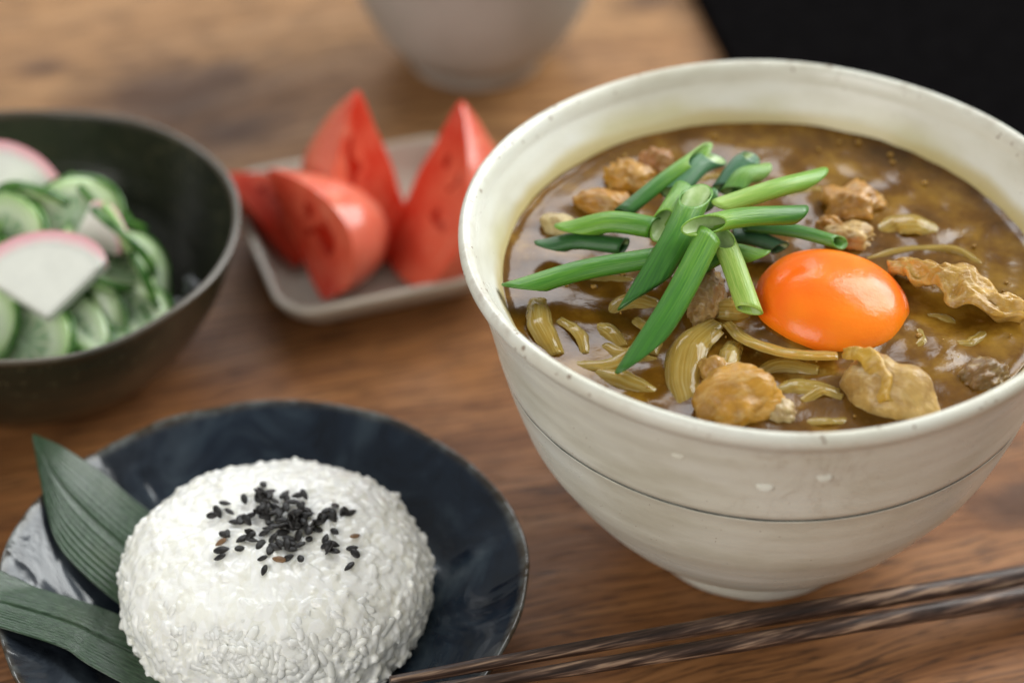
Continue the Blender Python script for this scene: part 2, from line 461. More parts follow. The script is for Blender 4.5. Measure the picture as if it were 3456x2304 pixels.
def mat_cucumber():
    m = M('cucumber_flesh')
    v = m.coords('Object')
    x, y, z = m.sep(v)
    r = m.math('SQRT', m.math('ADD', m.math('MULTIPLY', x, x), m.math('MULTIPLY', y, y)))
    ang = m.math('ARCTAN2', y, x)
    n = m.noise(v, 420, 3, 0.6)
    rr = m.math('ADD', m.math('MULTIPLY', r, 70.0), m.math('MULTIPLY', m.math('SUBTRACT', n, 0.5), 0.18))
    col = m.ramp(rr, [(0.0, (0.36, 0.48, 0.32)), (0.42, (0.26, 0.39, 0.22)), (0.55, (0.60, 0.70, 0.50)), (0.80, (0.48, 0.64, 0.32)), (0.93, (0.16, 0.36, 0.06))])
    seeds = m.math('MULTIPLY', m.ramp(m.math('SINE', m.math('MULTIPLY', ang, 9.0)), [(0.55, 0.0), (0.9, 1.0)]), m.ramp(rr, [(0.15, 0.0), (0.28, 1.0), (0.46, 1.0), (0.54, 0.0)]))
    col = m.mix(m.math('MULTIPLY', seeds, 0.6), col, (0.66, 0.70, 0.50))
    m.bump(n, 0.3, 0.0006)
    return m.set(col=col, rough=0.20, spec=0.5, sss=0.3, sssr=(0.7, 1.0, 0.5), ssss=0.002)

MT = {}
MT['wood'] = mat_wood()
MT['white'] = mat_white_glaze()
MT['groove'] = mat_simple('dark_incised_clay', (0.12, 0.125, 0.11), 0.6, 0.3, var=0.5, scale=300)
MT['footclay'] = mat_simple('bare_foot_clay', (0.55, 0.505, 0.42), 0.55, 0.35, scale=240, bump=0.4, vc=(0.36, 0.30, 0.23))
MT['blue'] = mat_blue_glaze()
MT['olive'] = mat_green_glaze()
MT['rice'] = mat_rice()
MT['scallion'] = mat_scallion()
MT['scallion_in'] = mat_simple('scallion_inner', (0.32, 0.47, 0.16), 0.3, 0.5, scale=300, vc=(0.45, 0.58, 0.27), sss=0.2, ssss=0.001)
MT['scallion_pale'] = mat_simple('scallion_white', (0.74, 0.78, 0.66), 0.25, 0.5, scale=300, vc=(0.62, 0.70, 0.48), sss=0.3, ssss=0.001)
MT['broth'] = mat_broth()
MT['chicken'] = mat_chicken()
MT['oil'] = mat_simple('curry_oil', (0.30, 0.150, 0.018), 0.08, 0.5, scale=300, vc=(0.40, 0.22, 0.03))
MT['onion'] = mat_onion()
MT['palm'] = mat_palm()
MT['leaf'] = mat_leaf()
MT['yolk'] = mat_yolk()
MT['tomato'] = mat_tomato('tomato_flesh', (0.54, 0.030, 0.012), (0.72, 0.165, 0.090))
MT['tomskin'] = mat_tomato('peeled_tomato_outside', (0.62, 0.085, 0.045), (0.72, 0.185, 0.115))
MT['pulp'] = mat_tomato('tomato_pulp', (0.28, 0.006, 0.003), (0.46, 0.024, 0.008))
MT['cuke'] = mat_cucumber()
MT['cukeskin'] = mat_simple('cucumber_skin', (0.018, 0.085, 0.010), 0.25, 0.5, scale=260, vc=(0.095, 0.230, 0.040))
MT['fishcake'] = mat_simple('steamed_fishcake', (0.76, 0.765, 0.70), 0.38, 0.45, var=0.04, scale=200, bump=0.06, sss=0.3, ssss=0.002)
def mat_pink():
    m = M('pink_fishcake_skin')
    v = m.coords('Object'); x, y, z = m.sep(v)
    r = m.math('SQRT', m.math('ADD', m.math('MULTIPLY', x, x), m.math('MULTIPLY', y, y)))
    sc = m.n('ShaderNodeSeparateColor'); m.put(sc.inputs[0], m.obj_color())
    t = m.math('DIVIDE', m.math('MULTIPLY', r, 10.0), sc.outputs[0])   # 1 at the outer edge of the slice
    t = m.math('ADD', t, m.math('MULTIPLY', m.math('SUBTRACT', m.noise(v, 260, 3, 0.6), 0.5), 0.05))
    col = m.ramp(t, [(0.835, (0.76, 0.765, 0.70)), (0.89, (0.79, 0.58, 0.58)), (0.97, (0.77, 0.40, 0.44))])
    return m.set(col=col, rough=0.34, spec=0.45, sss=0.2, ssss=0.001)
MT['pink'] = mat_pink()
MT['weed'] = mat_simple('black_seaweed', (0.006, 0.008, 0.009), 0.22, 0.5, var=0.5, scale=300, bump=0.4)
MT['seed'] = mat_simple('black_sesame', (0.008, 0.0075, 0.0075), 0.42, 0.45, scale=900, vc=(0.022, 0.019, 0.017), bump=0.3)
MT['seedtan'] = mat_simple('brown_sesame', (0.22, 0.12, 0.055), 0.45, 0.4, var=0.3, scale=900, bump=0.3)
MT['tray'] = mat_simple('beige_dish_glaze', (0.44, 0.395, 0.325), 0.35, 0.45, scale=60, vc=(0.53, 0.48, 0.40), bump=0.1)
MT['trayedge'] = mat_simple('brown_dish_edge', (0.20, 0.16, 0.11), 0.5, 0.4, scale=120, vc=(0.30, 0.25, 0.18))
MT['cup'] = mat_simple('greige_cup_glaze', (0.38, 0.355, 0.315), 0.45, 0.4, scale=40, vc=(0.43, 0.405, 0.365), bump=0.08)
MT['pot'] = mat_simple('matte_black', (0.0042, 0.0038, 0.0040), 1.0, 0.0, var=0.3, scale=200)

# ------------------------------------------------------------------ table
def build_table():
    bm = bmesh.new()
    x0, x1, y0, y1, z0, z1 = -0.75, 0.75, -0.12, 1.15, -0.034, 0.0
    bmesh.ops.create_cube(bm, size=1.0)
    for v in bm.verts:
        v.co = Vector((x0 if v.co.x < 0 else x1, y0 if v.co.y < 0 else y1, z0 if v.co.z < 0 else z1))
    bmesh.ops.bevel(bm, geom=[e for e in bm.edges], offset=0.003, segments=3, affect='EDGES')
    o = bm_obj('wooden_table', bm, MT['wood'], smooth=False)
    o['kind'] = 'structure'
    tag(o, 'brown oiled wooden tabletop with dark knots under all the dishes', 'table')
    return o
build_table()

# ------------------------------------------------------------------ white noodle bowl
BX, BY = 0.062, 0.4377
def build_noodle_bowl():
    root = empty('noodle_bowl', 'large cream stoneware bowl of curry noodles with a thin dark line round it', 'bowl', (BX, BY, 0))
    outer = [(0.0284, 0.0088), (0.0318, 0.0104), (0.0374, 0.0140), (0.0434, 0.0200), (0.0494, 0.0280), (0.0541, 0.0355), (0.0585, 0.0430), (0.0613, 0.0505), (0.0640, 0.0590)]
    outer2 = [(0.0640, 0.0590), (0.0652, 0.0633)]
    upper = [(0.0655, 0.0645), (0.0670, 0.0715), (0.0688, 0.0790), (0.0706, 0.0855), (0.0716, 0.0890), (0.0721, 0.0903), (0.0727, 0.0912), (0.0741, 0.0930), (0.0746, 0.0946), (0.0743, 0.0960), (0.0733, 0.0968), (0.0721, 0.0964), (0.0711, 0.0952), (0.0704, 0.0936), (0.0698, 0.0920), (0.0676, 0.0885), (0.0645, 0.0835), (0.0600, 0.0740), (0.0545, 0.0590), (0.0470, 0.0400), (0.0360, 0.0230), (0.0200, 0.0145), (0.0, 0.0130)]
    prof = [tuple(p) for p in crom(outer, 5)] + [(0.0649, 0.0630), (0.06512, 0.06335), (0.0647, 0.06365), (0.0648, 0.0641), (0.0653, 0.06435)] + [tuple(p) for p in crom(upper, 5)]
    prof = [(max(0.0, r), z) for r, z in prof]
    prof[-1] = (0.0, prof[-1][1])
    def wob(r, z, a):
        k = 1 + 0.0035 * math.sin(2 * a + 0.7) + 0.0020 * math.sin(3 * a + 2.1)
        ring = 0.00004 * math.sin(z * 1150 + 1.5 * math.sin(a)) * min(1, max(0, (r - 0.03) / 0.02)) * (1 if z < 0.089 else 0.2)
        zz = z + (z / 0.0966) ** 2 * (0.0006 * math.sin(2 * a + 1.0) + 0.0004 * math.sin(5 * a))
        return r * k + ring, zz
    bm_obj('body', lathe_bm(prof, 192, wob), MT['white'], root)
    foot = [(0.0245, 0.0075), (0.0240, 0.0010), (0.0248, 0.0), (0.0268, 0.0), (0.0277, 0.0012), (0.0281, 0.0050), (0.0280, 0.0078), (0.0284, 0.0094), (0.0245, 0.0100)]
    def wobf(r, z, a):
        return r * (1 + 0.006 * math.sin(4 * a) + 0.003 * math.sin(11 * a)), z
    bm_obj('foot_ring', lathe_bm([(r, z) for r, z in foot], 128, wobf), MT['white'], root)
    def ring_wob(z0):
        return lambda r, z, a: (r * (1 + 0.0035 * math.sin(2 * a + 0.7) + 0.0020 * math.sin(3 * a + 2.1)) + 0.00004 * math.sin(z0 * 1150 + 1.5 * math.sin(a)) + 0.00010 * noise.noise((a * 9, 0, 0)), z + (z / 0.0966) ** 2 * (0.0006 * math.sin(2 * a + 1.0) + 0.0004 * math.sin(5 * a)))
    band = [(0.0647, 0.06345), (0.06510, 0.06350), (0.06516, 0.06370), (0.06516, 0.06390), (0.0647, 0.06395)]
    bm_obj('incised_line', lathe_bm(band, 192, ring_wob(0.0637)), MT['groove'], root)
    # glaze blisters on the front wall
    for az, z, s in ((-85.5, 0.0800, 0.0016), (-96, 0.0765, 0.0018), (-112, 0.0830, 0.0015)):
        a = R_(az)
        r = 0.0652 + (z - 0.0637) * 0.24
        bm = bmesh.new()
        bmesh.ops.create_uvsphere(bm, u_segments=16, v_segments=8, radius=1)
        Rm = Matrix.Rotation(a, 4, 'Z') @ Matrix.Rotation(-R_(14), 4, 'Y') @ Matrix.Diagonal((0.00030, s * 1.1, s * 0.75, 1))
        bmesh.ops.transform(bm, matrix=Matrix.Translation((r * math.cos(a), r * math.sin(a), z)) @ Rm, verts=bm.verts)
        bm_obj('glaze_blister', bm, MT['white'], root)
build_noodle_bowl()

# ------------------------------------------------------------------ broth
BZ = 0.0828
def bowl_inner_r(z):
    T = [(0.0740, 0.0600), (0.0835, 0.0645), (0.0885, 0.0676), (0.0920, 0.0698)]
    for (z0, r0), (z1, r1) in zip(T, T[1:]):
        if z <= z1: return r0 + (r1 - r0) * (z - z0) / (z1 - z0)
    return T[-1][1]

def build_broth():
    rnd = random.Random(5)
    bm = bmesh.new()
    nr, ns = 70, 180
    Rm = 0.0646
    rings = [[bm.verts.new((0, 0, 0))]]
    for i in range(1, nr + 1):
        t = i / nr
        ring = []
        for j in range(ns):
            a = 2 * PI * j / ns
            r = Rm * t
            x, y = r * math.cos(a), r * math.sin(a)
            z = 0.0008 * fbm((x, y, 0.3), 70, 2) + 0.00020 * fbm((x, y, 7), 200, 2)
            z *= 1 - t ** 6 * 0.6
            if t > 0.95: z += 0.0007 * ((t - 0.95) / 0.05) ** 2
            k = 1 + (0.012 * math.sin(2 * a + 0.6) + 0.007 * noise.noise((math.cos(a) * 3, math.sin(a) * 3, 1))) * t ** 8
            # the shaded right-hand edge is pushed in where food lies against the wall
            ring.append(bm.verts.new((x * k, y * k, z)))
        rings.append(ring)
    for A, B in zip(rings, rings[1:]):
        for j in range(ns):
            k = (j + 1) % ns
            if len(A) == 1: bm.faces.new((A[0], B[j], B[k]))
            else: bm.faces.new((A[j], B[j], B[k], A[k]))
    # skirt that goes down so that the pool has depth
    low = [bm.verts.new((v.co.x * 0.90, v.co.y * 0.90, -0.012)) for v in rings[-1]]
    for j in range(ns):
        k = (j + 1) % ns
        bm.faces.new((rings[-1][j], low[j], low[k], rings[-1][k]))
    bm.faces.new(low)
    o = bm_obj('curry_broth', bm, MT['broth'])
    o.location = (BX, BY, BZ)
    tag(o, 'glossy brown curry broth filling the cream bowl', 'broth')
build_broth()

def build_beads():
    rnd = random.Random(8)
    bm = bmesh.new()
    n = 0
    while n < 70:
        a = rnd.uniform(0, 2 * PI); r = 0.0625 * math.sqrt(rnd.random())
        x, y = BX + r * math.cos(a), BY + r * math.sin(a)
        if math.hypot(x - 0.0751, y - 0.4256) < 0.019: continue
        q = rnd.choice((0.0003, 0.0004, 0.0006, 0.0009))
        k = len(bm.verts)
        bmesh.ops.create_icosphere(bm, subdivisions=1, radius=1)
        bm.verts.ensure_lookup_table()
        bmesh.ops.transform(bm, matrix=Matrix.Translation((x, y, BZ + 0.0004)) @ Matrix.Diagonal((q, q, 0.0004, 1)), verts=bm.verts[k:])
        n += 1
    o = bm_obj('oil_beads', bm, MT['oil'])
    o['kind'] = 'stuff'; o['label'] = 'small golden oil beads dotted over the curry surface'; o['category'] = 'oil beads'
build_beads()

# ------------------------------------------------------------------ egg yolk
def build_yolk():
    bm = bmesh.new()
    bmesh.ops.create_uvsphere(bm, u_segments=64, v_segments=40, radius=1)
    for v in bm.verts:
        p = v.co.copy()
        z = p.z
        if z > 0: z = z ** 0.94 if z > 0 else z
        k = 1 + 0.018 * noise.noise(p * 1.6) + 0.006 * noise.noise(p * 4)
        sag = 1 + 0.02 * (1 - abs(p.z)) * (0.5 - p.z)
        v.co = Vector((p.x * 0.0183 * k * sag, p.y * 0.0172 * k * sag, z * 0.0098 * k))
    o = bm_obj('egg_yolk', bm, MT['yolk'])
    o.location = (0.0751, 0.4256, 0.0822)
    o.rotation_euler = (R_(2), R_(7), R_(-8))
    tag(o, 'shiny raw orange egg yolk floating on the curry', 'egg yolk')
build_yolk()

# ------------------------------------------------------------------ spring onion
def tube_mesh(pts, rad, cutA, cutB, rollA, rollB, flat=0.85, scale=1.0, taper=(1, 1), n=22, segs=22, trim=0.0):
    P = crom(pts, max(4, n // (len(pts) - 1)))
    L = sum((b - a).length for a, b in zip(P, P[1:]))
    fr = frame_path(P)
    bm = bmesh.new()
    uvl = bm.loops.layers.uv.new('UVMap')
    rings = []; uvs = []
    acc = 0
    for i, p in enumerate(P):
        if i: acc += (P[i] - P[i - 1]).length
        t = acc / L
        tg, sd, up = fr[i]
        r0 = rad * (taper[0] + (taper[1] - taper[0]) * t)
        ring = []; uv = []
        for k in range(segs):
            a = 2 * PI * k / segs
            off = 0.0
            wA = max(0, 1 - t * 3); wB = max(0, 1 - (1 - t) * 3)
            off += wA * cutA * r0 * math.cos(a - rollA)
            off -= wB * cutB * r0 * math.cos(a - rollB)
            off += (0.25 * r0 * trim) * (wA - wB)
            r = r0 * scale * (1 + 0.03 * math.sin(3 * a + t * 4))
            ring.append(bm.verts.new(p + sd * (r * math.cos(a)) + up * (r * flat * math.sin(a)) + tg * off))
            uv.append((t, k / segs))
        rings.append(ring); uvs.append(uv)
    for i in range(len(rings) - 1):
        for k in range(segs):
            j = (k + 1) % segs
            f = bm.faces.new((rings[i][k], rings[i][j], rings[i + 1][j], rings[i + 1][k]))
            for lp, (ri, rk, kk) in zip(f.loops, ((i, k, k), (i, j, k + 1), (i + 1, j, k + 1), (i + 1, k, k))):
                lp[uvl].uv = (uvs[ri][rk][0], kk / segs)
    return bm, rings

def wall_rim(bmo, rin):
    pass

def scallion(pts, w, cutA, cutB, rollA, rollB, shade, label, flat=0.72, taper=(1, 1), pale=False):
    """hollow green tube, cut on the slant at both ends; shade = (start, end, bluish)"""
    pts = [Vector(p) for p in pts]
    w *= 0.93; cutA *= 0.85; cutB *= 0.85
    jr = random.Random(len(label) * 7 + int(w * 1e5))
    pts[1] = pts[1] + Vector((jr.uniform(-1, 1), jr.uniform(-1, 1), jr.uniform(-0.2, 0.8))) * 0.0011
    a, b = pts[0], pts[-1]; ax = (b - a).normalized(); lim = (b - a).length * 0.3
    pts[0] = a + ax * min(lim, cutA * w / 2 * 0.5); pts[-1] = b - ax * min(lim, cutB * w / 2 * 0.5)
    bm, ro = tube_mesh(pts, w / 2, cutA, cutB, rollA, rollB, flat, 1.0, taper)
    # inner wall joined to the outer one round both cut rims
    o = bm_obj('spring_onion', bm, MT['scallion_pale'] if pale else MT['scallion'])
    o.color = (shade[0], shade[1], shade[2], 1)
    tag(o, label, 'spring onion', 'cut spring onion heaped on the curry')
    md = o.modifiers.new('wall', 'SOLIDIFY'); md.thickness = 0.00042; md.offset = -1
    bi, ri = tube_mesh(pts, w / 2, cutA, cutB, rollA, rollB, flat, 0.80, taper, trim=0.4)
    for f in bi.faces: f.normal_flip()
    me = bpy.data.meshes.new('inner_wall'); bi.to_mesh(me); bi.free()
    me.polygons.foreach_set('use_smooth', [True] * len(me.polygons))
    link('inner_wall', me, MT['scallion_in'], o)
    return o

V3 = lambda *p: Vector(p)
S = [
 # pts, width, cutA, cutB, rollA, rollB, shade, label
 ([(0.0005,0.4262,0.0868),(0.017,0.4290,0.0895),(0.0335,0.4307,0.0930)], 0.0062, 2.0, 0.3, -0.9, 0, (0.42,0.34,0), 'long green spring onion piece pointing left towards the bowl wall, slit end'),
 ([(0.0132,0.4458,0.0900),(0.024,0.4432,0.0930),(0.0340,0.4404,0.0945)], 0.0068, 2.2, 0.3, -1.2, 0, (0.62,0.40,0), 'short spring onion piece with a pointed pale green tip at left of heap'),
 ([(0.0075,0.4442,0.0862),(0.017,0.4428,0.0872),(0.0270,0.4405,0.0890)], 0.0054, 1.8, 0.3, -1.2, 0, (0.12,0.14,0.2), 'dark green spring onion piece lying under the pointed pale tip'),
 ([(0.0262,0.4492,0.0920),(0.038,0.4602,0.0950),(0.0480,0.4690,0.0975)], 0.0046, 0.3, 3.0, 0, 0.7, (0.10,0.72,0.1), 'thin dark spring onion rising to a bright slit tip, farthest back in heap'),
 ([(0.0290,0.4172,0.0895),(0.037,0.4320,0.0955),(0.0446,0.4470,0.1015)], 0.0078, 2.2, 1.8, -0.4, 1.6, (0.14,0.50,0), 'broad spring onion leaf crossing the middle of the heap towards the viewer'),
 ([(0.0276,0.3978,0.0872),(0.037,0.4135,0.0940),(0.0458,0.4300,0.1005)], 0.0070, 3.0, 0.4, -0.8, 0, (0.20,0.52,0), 'longest front spring onion piece slanting down to a dark rounded tip'),
 ([(0.0345,0.4378,0.0955),(0.0382,0.4455,0.0968),(0.0415,0.4530,0.0970)], 0.0062, 1.5, 0.3, 1.5, 0, (0.66,0.50,0), 'stubby spring onion tube whose open dark hole faces the viewer'),
 ([(0.0385,0.4560,0.0930),(0.045,0.4640,0.0945),(0.0510,0.4710,0.0945)], 0.0066, 0.5, 1.6, 0, 1.4, (0.25,0.30,0.9), 'bluish green spring onion piece beside the thin slit one'),
 ([(0.0418,0.4290,0.1030),(0.055,0.4350,0.1010),(0.0682,0.4402,0.0985)], 0.0060, 2.0, 1.0, 0.9, -1.2, (0.70,0.28,0), 'spring onion tube on top of heap with open slanted mouth, pointing right'),
 ([(0.0488,0.4430,0.0985),(0.062,0.4500,0.0990),(0.0738,0.4562,0.0980)], 0.0058, 1.4, 2.4, -1.5, -1.4, (0.86,0.62,0), 'bright yellow green spring onion piece pointing to the upper right'),
 ([(0.0510,0.4600,0.0915),(0.0555,0.4658,0.0940),(0.0598,0.4712,0.0945)], 0.0056, 0.6, 1.5, 0, 1.2, (0.10,0.20,1.0), 'dark bluish spring onion piece at the back right of heap'),
 ([(0.0530,0.4580,0.0920),(0.0575,0.4620,0.0935),(0.0618,0.4655,0.0935)], 0.0058, 0.6, 1.2, 0, -1.4, (0.56,0.74,0.4), 'short pale spring onion piece in front of the dark bluish one'),
 ([(0.0482,0.4335,0.0985),(0.0515,0.4255,0.0935),(0.0548,0.4162,0.0878)], 0.0062, 1.4, 0.6, 1.5, 0, (0.80,0.86,0), 'pale ribbed spring onion tube leaning down beside the yolk'),
 ([(0.0550,0.4468,0.0905),(0.068,0.4448,0.0898),(0.0790,0.4418,0.0888)], 0.0042, 0.4, 1.0, 0, 1, (0.16,0.46,0.1), 'thin spring onion stem reaching right behind the yolk'),
 ([(0.0392,0.4335,0.0905),(0.045,0.4360,0.0920),(0.0515,0.4388,0.0930)], 0.0056, 0.6, 0.6, 0, 0, (0.30,0.48,0), 'spring onion piece buried under the crossing of the heap'),
 ([(0.0528,0.4472,0.0872),(0.059,0.4452,0.0868),(0.0650,0.4432,0.0862)], 0.0050, 0.4, 0.8, 0, 0, (0.08,0.10,0.6), 'dark wet spring onion piece low between heap and yolk'),
 ([(0.0360,0.4420,0.0905),(0.042,0.4480,0.0930),(0.0485,0.4530,0.0945)], 0.0056, 1.0, 1.0, -1.5, -1.2, (0.40,0.30,0.2), 'green spring onion piece low inside the heap behind the dark open hole'),
 ([(0.0420,0.4300,0.0900),(0.050,0.4330,0.0925),(0.0590,0.4335,0.0915)], 0.0052, 0.8, 1.4, 0, -1.0, (0.35,0.62,0), 'spring onion piece under the top tube, pointing towards the yolk'),
 ([(0.0310,0.4360,0.0880),(0.038,0.4330,0.0905),(0.0450,0.4330,0.0915)], 0.0054, 1.6, 0.6, -1.0, 0, (0.22,0.36,0.1), 'spring onion piece wedged between the two long front tubes'),
]
for a in S: scallion(*a)

# ------------------------------------------------------------------ chicken and onion
def blob_bm(size, seed, rough=0.25, freq=1.6, sub=4, pinch=0.0):
    bm = bmesh.new()
    bmesh.ops.create_icosphere(bm, subdivisions=sub, radius=1)
    off = Vector((seed * 13.1, seed * 7.7, seed * 3.3))
    for v in bm.verts:
        p = v.co.normalized()
        d = 1 + rough * noise.fractal(p * freq + off, 0.9, 2.0, 3, noise_basis='PERLIN_ORIGINAL') + rough * 0.5 * (abs(noise.noise(p * freq * 2.2 + off)) - 0.3)
        d += rough * 0.26 * noise.noise(p * freq * 6 + off) + rough * 0.12 * noise.noise(p * freq * 14 + off)
        if pinch: d *= 1 - pinch * math.exp(-(p.x * 3.2) ** 2) * max(0, p.z)
        v.co = Vector((p.x * size[0], p.y * size[1], p.z * size[2])) * d
    return bm

def chicken(loc, size, rot, seed, col, label, rough=0.30, freq=1.6, pinch=0.0):
    o = bm_obj('chicken_piece', blob_bm(size, seed, rough, freq, 4, pinch), MT['chicken'])
    o.location = loc; o.rotation_euler = [R_(x) for x in rot]; o.color = (*col, 1)
    return tag(o, label, 'chicken', 'chicken pieces in the curry')

def strip_bm(pts, widths, thick, curl=0.25, ribs=0, n=12, segs=14, crumple=0.0, seed=0, roll=0.0):
    P = crom(pts, n); W = [w[0] for w in crom([(w, 0, 0) for w in widths], n)]
    fr = frame_path(P)
    bm = bmesh.new(); uvl = bm.loops.layers.uv.new('UVMap')
    rows = []
    m = segs
    for i, p in enumerate(P):
        t = i / (len(P) - 1)
        tg, sd, up = fr[i]
        if roll: sd, up = sd * math.cos(roll) + up * math.sin(roll), up * math.cos(roll) - sd * math.sin(roll)
        top = []; bot = []
        for k in range(m + 1):
            s = -1 + 2 * k / m
            h = -curl * W[i] * s * s
            if ribs: h += thick * 0.16 * math.cos(s * PI * ribs)
            if crumple: h += crumple * (noise.noise((t * 6 + seed, s * 1.6, seed)) + 0.5 * noise.noise((t * 14, s * 4, seed + 3)))
            edge = math.sqrt(max(0.0, 1 - abs(s) ** 4))
            q = p + sd * (s * W[i] / 2) + up * h
            if crumple: q += sd * (crumple * 1.2 * noise.noise((t * 7, 5.0, seed)))
            top.append(bm.verts.new(q + up * (thick / 2 * edge))); bot.append(bm.verts.new(q - up * (thick / 2 * edge + 0.00002)))
        rows.append((top, bot))
    def quad(vs, uv):
        f = bm.faces.new(vs)
        for lp, u in zip(f.loops, uv): lp[uvl].uv = u
    L = len(rows)
    for i in range(L - 1):
        t0, t1 = i / (L - 1), (i + 1) / (L - 1)
        for k in range(m):
            u0, u1 = k / m, (k + 1) / m
            a, b = rows[i], rows[i + 1]
            quad((a[0][k], a[0][k + 1], b[0][k + 1], b[0][k]), ((t0, u0), (t0, u1), (t1, u1), (t1, u0)))
            quad((a[1][k + 1], a[1][k], b[1][k], b[1][k + 1]), ((t0, u1), (t0, u0), (t1, u0), (t1, u1)))
        for k in (0, m):
            a, b = rows[i], rows[i + 1]
            quad((a[0][k], b[0][k], b[1][k], a[1][k]), ((t0, 0), (t1, 0), (t1, 0), (t0, 0)))
    for i in (0, L - 1):
        a = rows[i]
        for k in range(m):
            quad((a[0][k], a[1][k], a[1][k + 1], a[0][k + 1]), ((0, 0),) * 4)
    bmesh.ops.remove_doubles(bm, verts=bm.verts, dist=0.00001)
    return bm

def onion(pts, widths, thick, label, curl=0.25, ribs=0):
    jr = random.Random(len(label) * 13 + int(pts[0][0] * 1e5))
    wm = max(widths) * jr.uniform(0.95, 1.25)
    widths = [wm * jr.uniform(0.6, 0.9)] + [wm] * (len(pts) - 2) + [wm * jr.uniform(0.6, 0.9)]
    pts = [Vector((x, y, z - 0.0010 + jr.uniform(-0.0004, 0.0004))) for x, y, z in pts]
    roll = jr.choice((-1, 1)) * jr.uniform(0.25, 0.75)
    o = bm_obj('onion_slice', strip_bm(pts, widths, thick * 0.62, curl, ribs, crumple=0.00022, seed=len(label), roll=roll), MT['onion'])
    return tag(o, label, 'onion', 'simmered onion slices in the curry')

GOLD = (0.56, 0.285, 0.036); TAN = (0.58, 0.38, 0.125); AMBER = (0.52, 0.245, 0.030)
chicken((0.0497,0.3900,0.0825), (0.0104,0.0086,0.0082), (0,-6,12), 1, GOLD, 'rounded golden chicken chunk against the front rim of the bowl', 0.24, 1.3)
chicken((0.0456,0.4003,0.0838), (0.0036,0.0034,0.0034), (0,0,0), 2, (0.52,0.30,0.07), 'tiny golden chicken bit just above the rounded front chunk', 0.3)
b = chicken((0.0842,0.3935,0.0815), (0.0112,0.0086,0.0104), (8,10,-25), 3, TAN, 'big pale chicken piece with a yellow fold in front of the yolk', 0.17, 1.1, 0.16)
fold = bm_obj('skin_fold', strip_bm([(0.0750,0.4030,0.0872),(0.0792,0.3985,0.0910),(0.0818,0.3925,0.0908),(0.0826,0.3862,0.0868)], [0.0030,0.0052,0.0058,0.0040], 0.0014, 0.4, 2, crumple=0.0006, seed=4), MT['chicken'])
fold.color = (0.56, 0.33, 0.045, 1)
fold.parent = b; bpy.context.view_layer.update(); fold.matrix_parent_inverse = b.matrix_world.inverted()
o = bm_obj('chicken_piece', strip_bm([(0.0900,0.4372,0.0848),(0.0945,0.4350,0.0872),(0.0990,0.4312,0.0880),(0.1035,0.4290,0.0890),(0.1075,0.4255,0.0880),(0.1120,0.4215,0.0868),(0.1185,0.4210,0.0850)], [0.0040,0.0056,0.0062,0.0125,0.0120,0.0085,0.0072], 0.0030, 0.16, 2, crumple=0.0022, seed=2, n=10, segs=20), MT['chicken'])
o.color = (0.58, 0.35, 0.070, 1)
tag(o, 'long crinkled golden strip of chicken to the right of the yolk', 'chicken', 'chicken pieces in the curry')
chicken((0.0846,0.4655,0.0830), (0.0072,0.0062,0.0042), (10,0,20), 5, AMBER, 'flat amber chicken chunk behind the yolk near the back wall', 0.36)
chicken((0.0297,0.4752,0.0840), (0.0068,0.0054,0.0046), (0,12,-10), 6, GOLD, 'golden chicken chunk at the back left beside the spring onion', 0.36)
chicken((0.0232,0.4648,0.0835), (0.0075,0.0048,0.0036), (0,0,-18), 7, AMBER, 'flat amber chicken slice just in front of the back left chunk', 0.34)
chicken((0.0362,0.4795,0.0850), (0.0040,0.0034,0.0052), (0,24,0), 8, (0.40,0.17,0.05), 'small reddish chicken bit standing at the back left of the heap', 0.3)
chicken((0.0448,0.4262,0.0845), (0.0046,0.0090,0.0050), (10,0,-14), 9, (0.40,0.25,0.09), 'brown chicken chunk under the heap between two green tubes', 0.3)
chicken((0.0815,0.4515,0.0832), (0.0068,0.0044,0.0034), (0,0,4), 10, TAN, 'pale chicken chunk peeping out right behind the yolk', 0.32)
chicken((0.1065,0.3998,0.0822), (0.0060,0.0050,0.0036), (0,0,30), 11, (0.16,0.10,0.035), 'dark sodden chicken bit by the right front wall', 0.36)
chicken((0.0592,0.3868,0.0828), (0.0040,0.0032,0.0028), (0,0,0), 12, (0.52,0.40,0.20), 'small pale chicken bit touching the front rim', 0.26)
chicken((0.0120,0.4562,0.0832), (0.0054,0.0034,0.0030), (0,0,-30), 13, (0.62,0.52,0.26), 'small whitish chicken bit near the left wall of the bowl', 0.22)
chicken((0.0772,0.4560,0.0832), (0.0034,0.0028,0.0030), (0,0,0), 14, AMBER, 'tiny amber chicken bit behind the thin green stem', 0.3)

onion([(0.0508,0.4185,0.0835),(0.0550,0.4105,0.0856),(0.0640,0.4055,0.0862),(0.0736,0.4052,0.0858)], [0.0040,0.0052,0.0060,0.0050], 0.0020, 'yellow crescent of onion curving round in front of the yolk', 0.2)
onion([(0.0372,0.3890,0.0826),(0.0362,0.4000,0.0848),(0.0390,0.4100,0.0860),(0.0462,0.4190,0.0845)], [0.0068,0.0080,0.0086,0.0070], 0.0022, 'ribbed onion slice running front to back below the longest green tube', 0.30, 2)
onion([(0.0068,0.4275,0.0836),(0.0074,0.4175,0.0850),(0.0110,0.4075,0.0838)], [0.0050,0.0066,0.0050], 0.0020, 'whitish onion slice close to the left front wall', 0.25)
onion([(0.0122,0.4062,0.0828),(0.0215,0.4046,0.0840),(0.0290,0.4110,0.0848),(0.0310,0.4185,0.0836)], [0.0034,0.0042,0.0046,0.0036], 0.0016, 'thin curved onion slice along the left front wall', 0.3)
onion([(0.0868,0.4560,0.0826),(0.0930,0.4600,0.0842),(0.0995,0.4590,0.0846),(0.1048,0.4560,0.0830)], [0.0070,0.0098,0.0100,0.0075], 0.0018, 'broad greenish onion slice half sunk at the right back', 0.3)
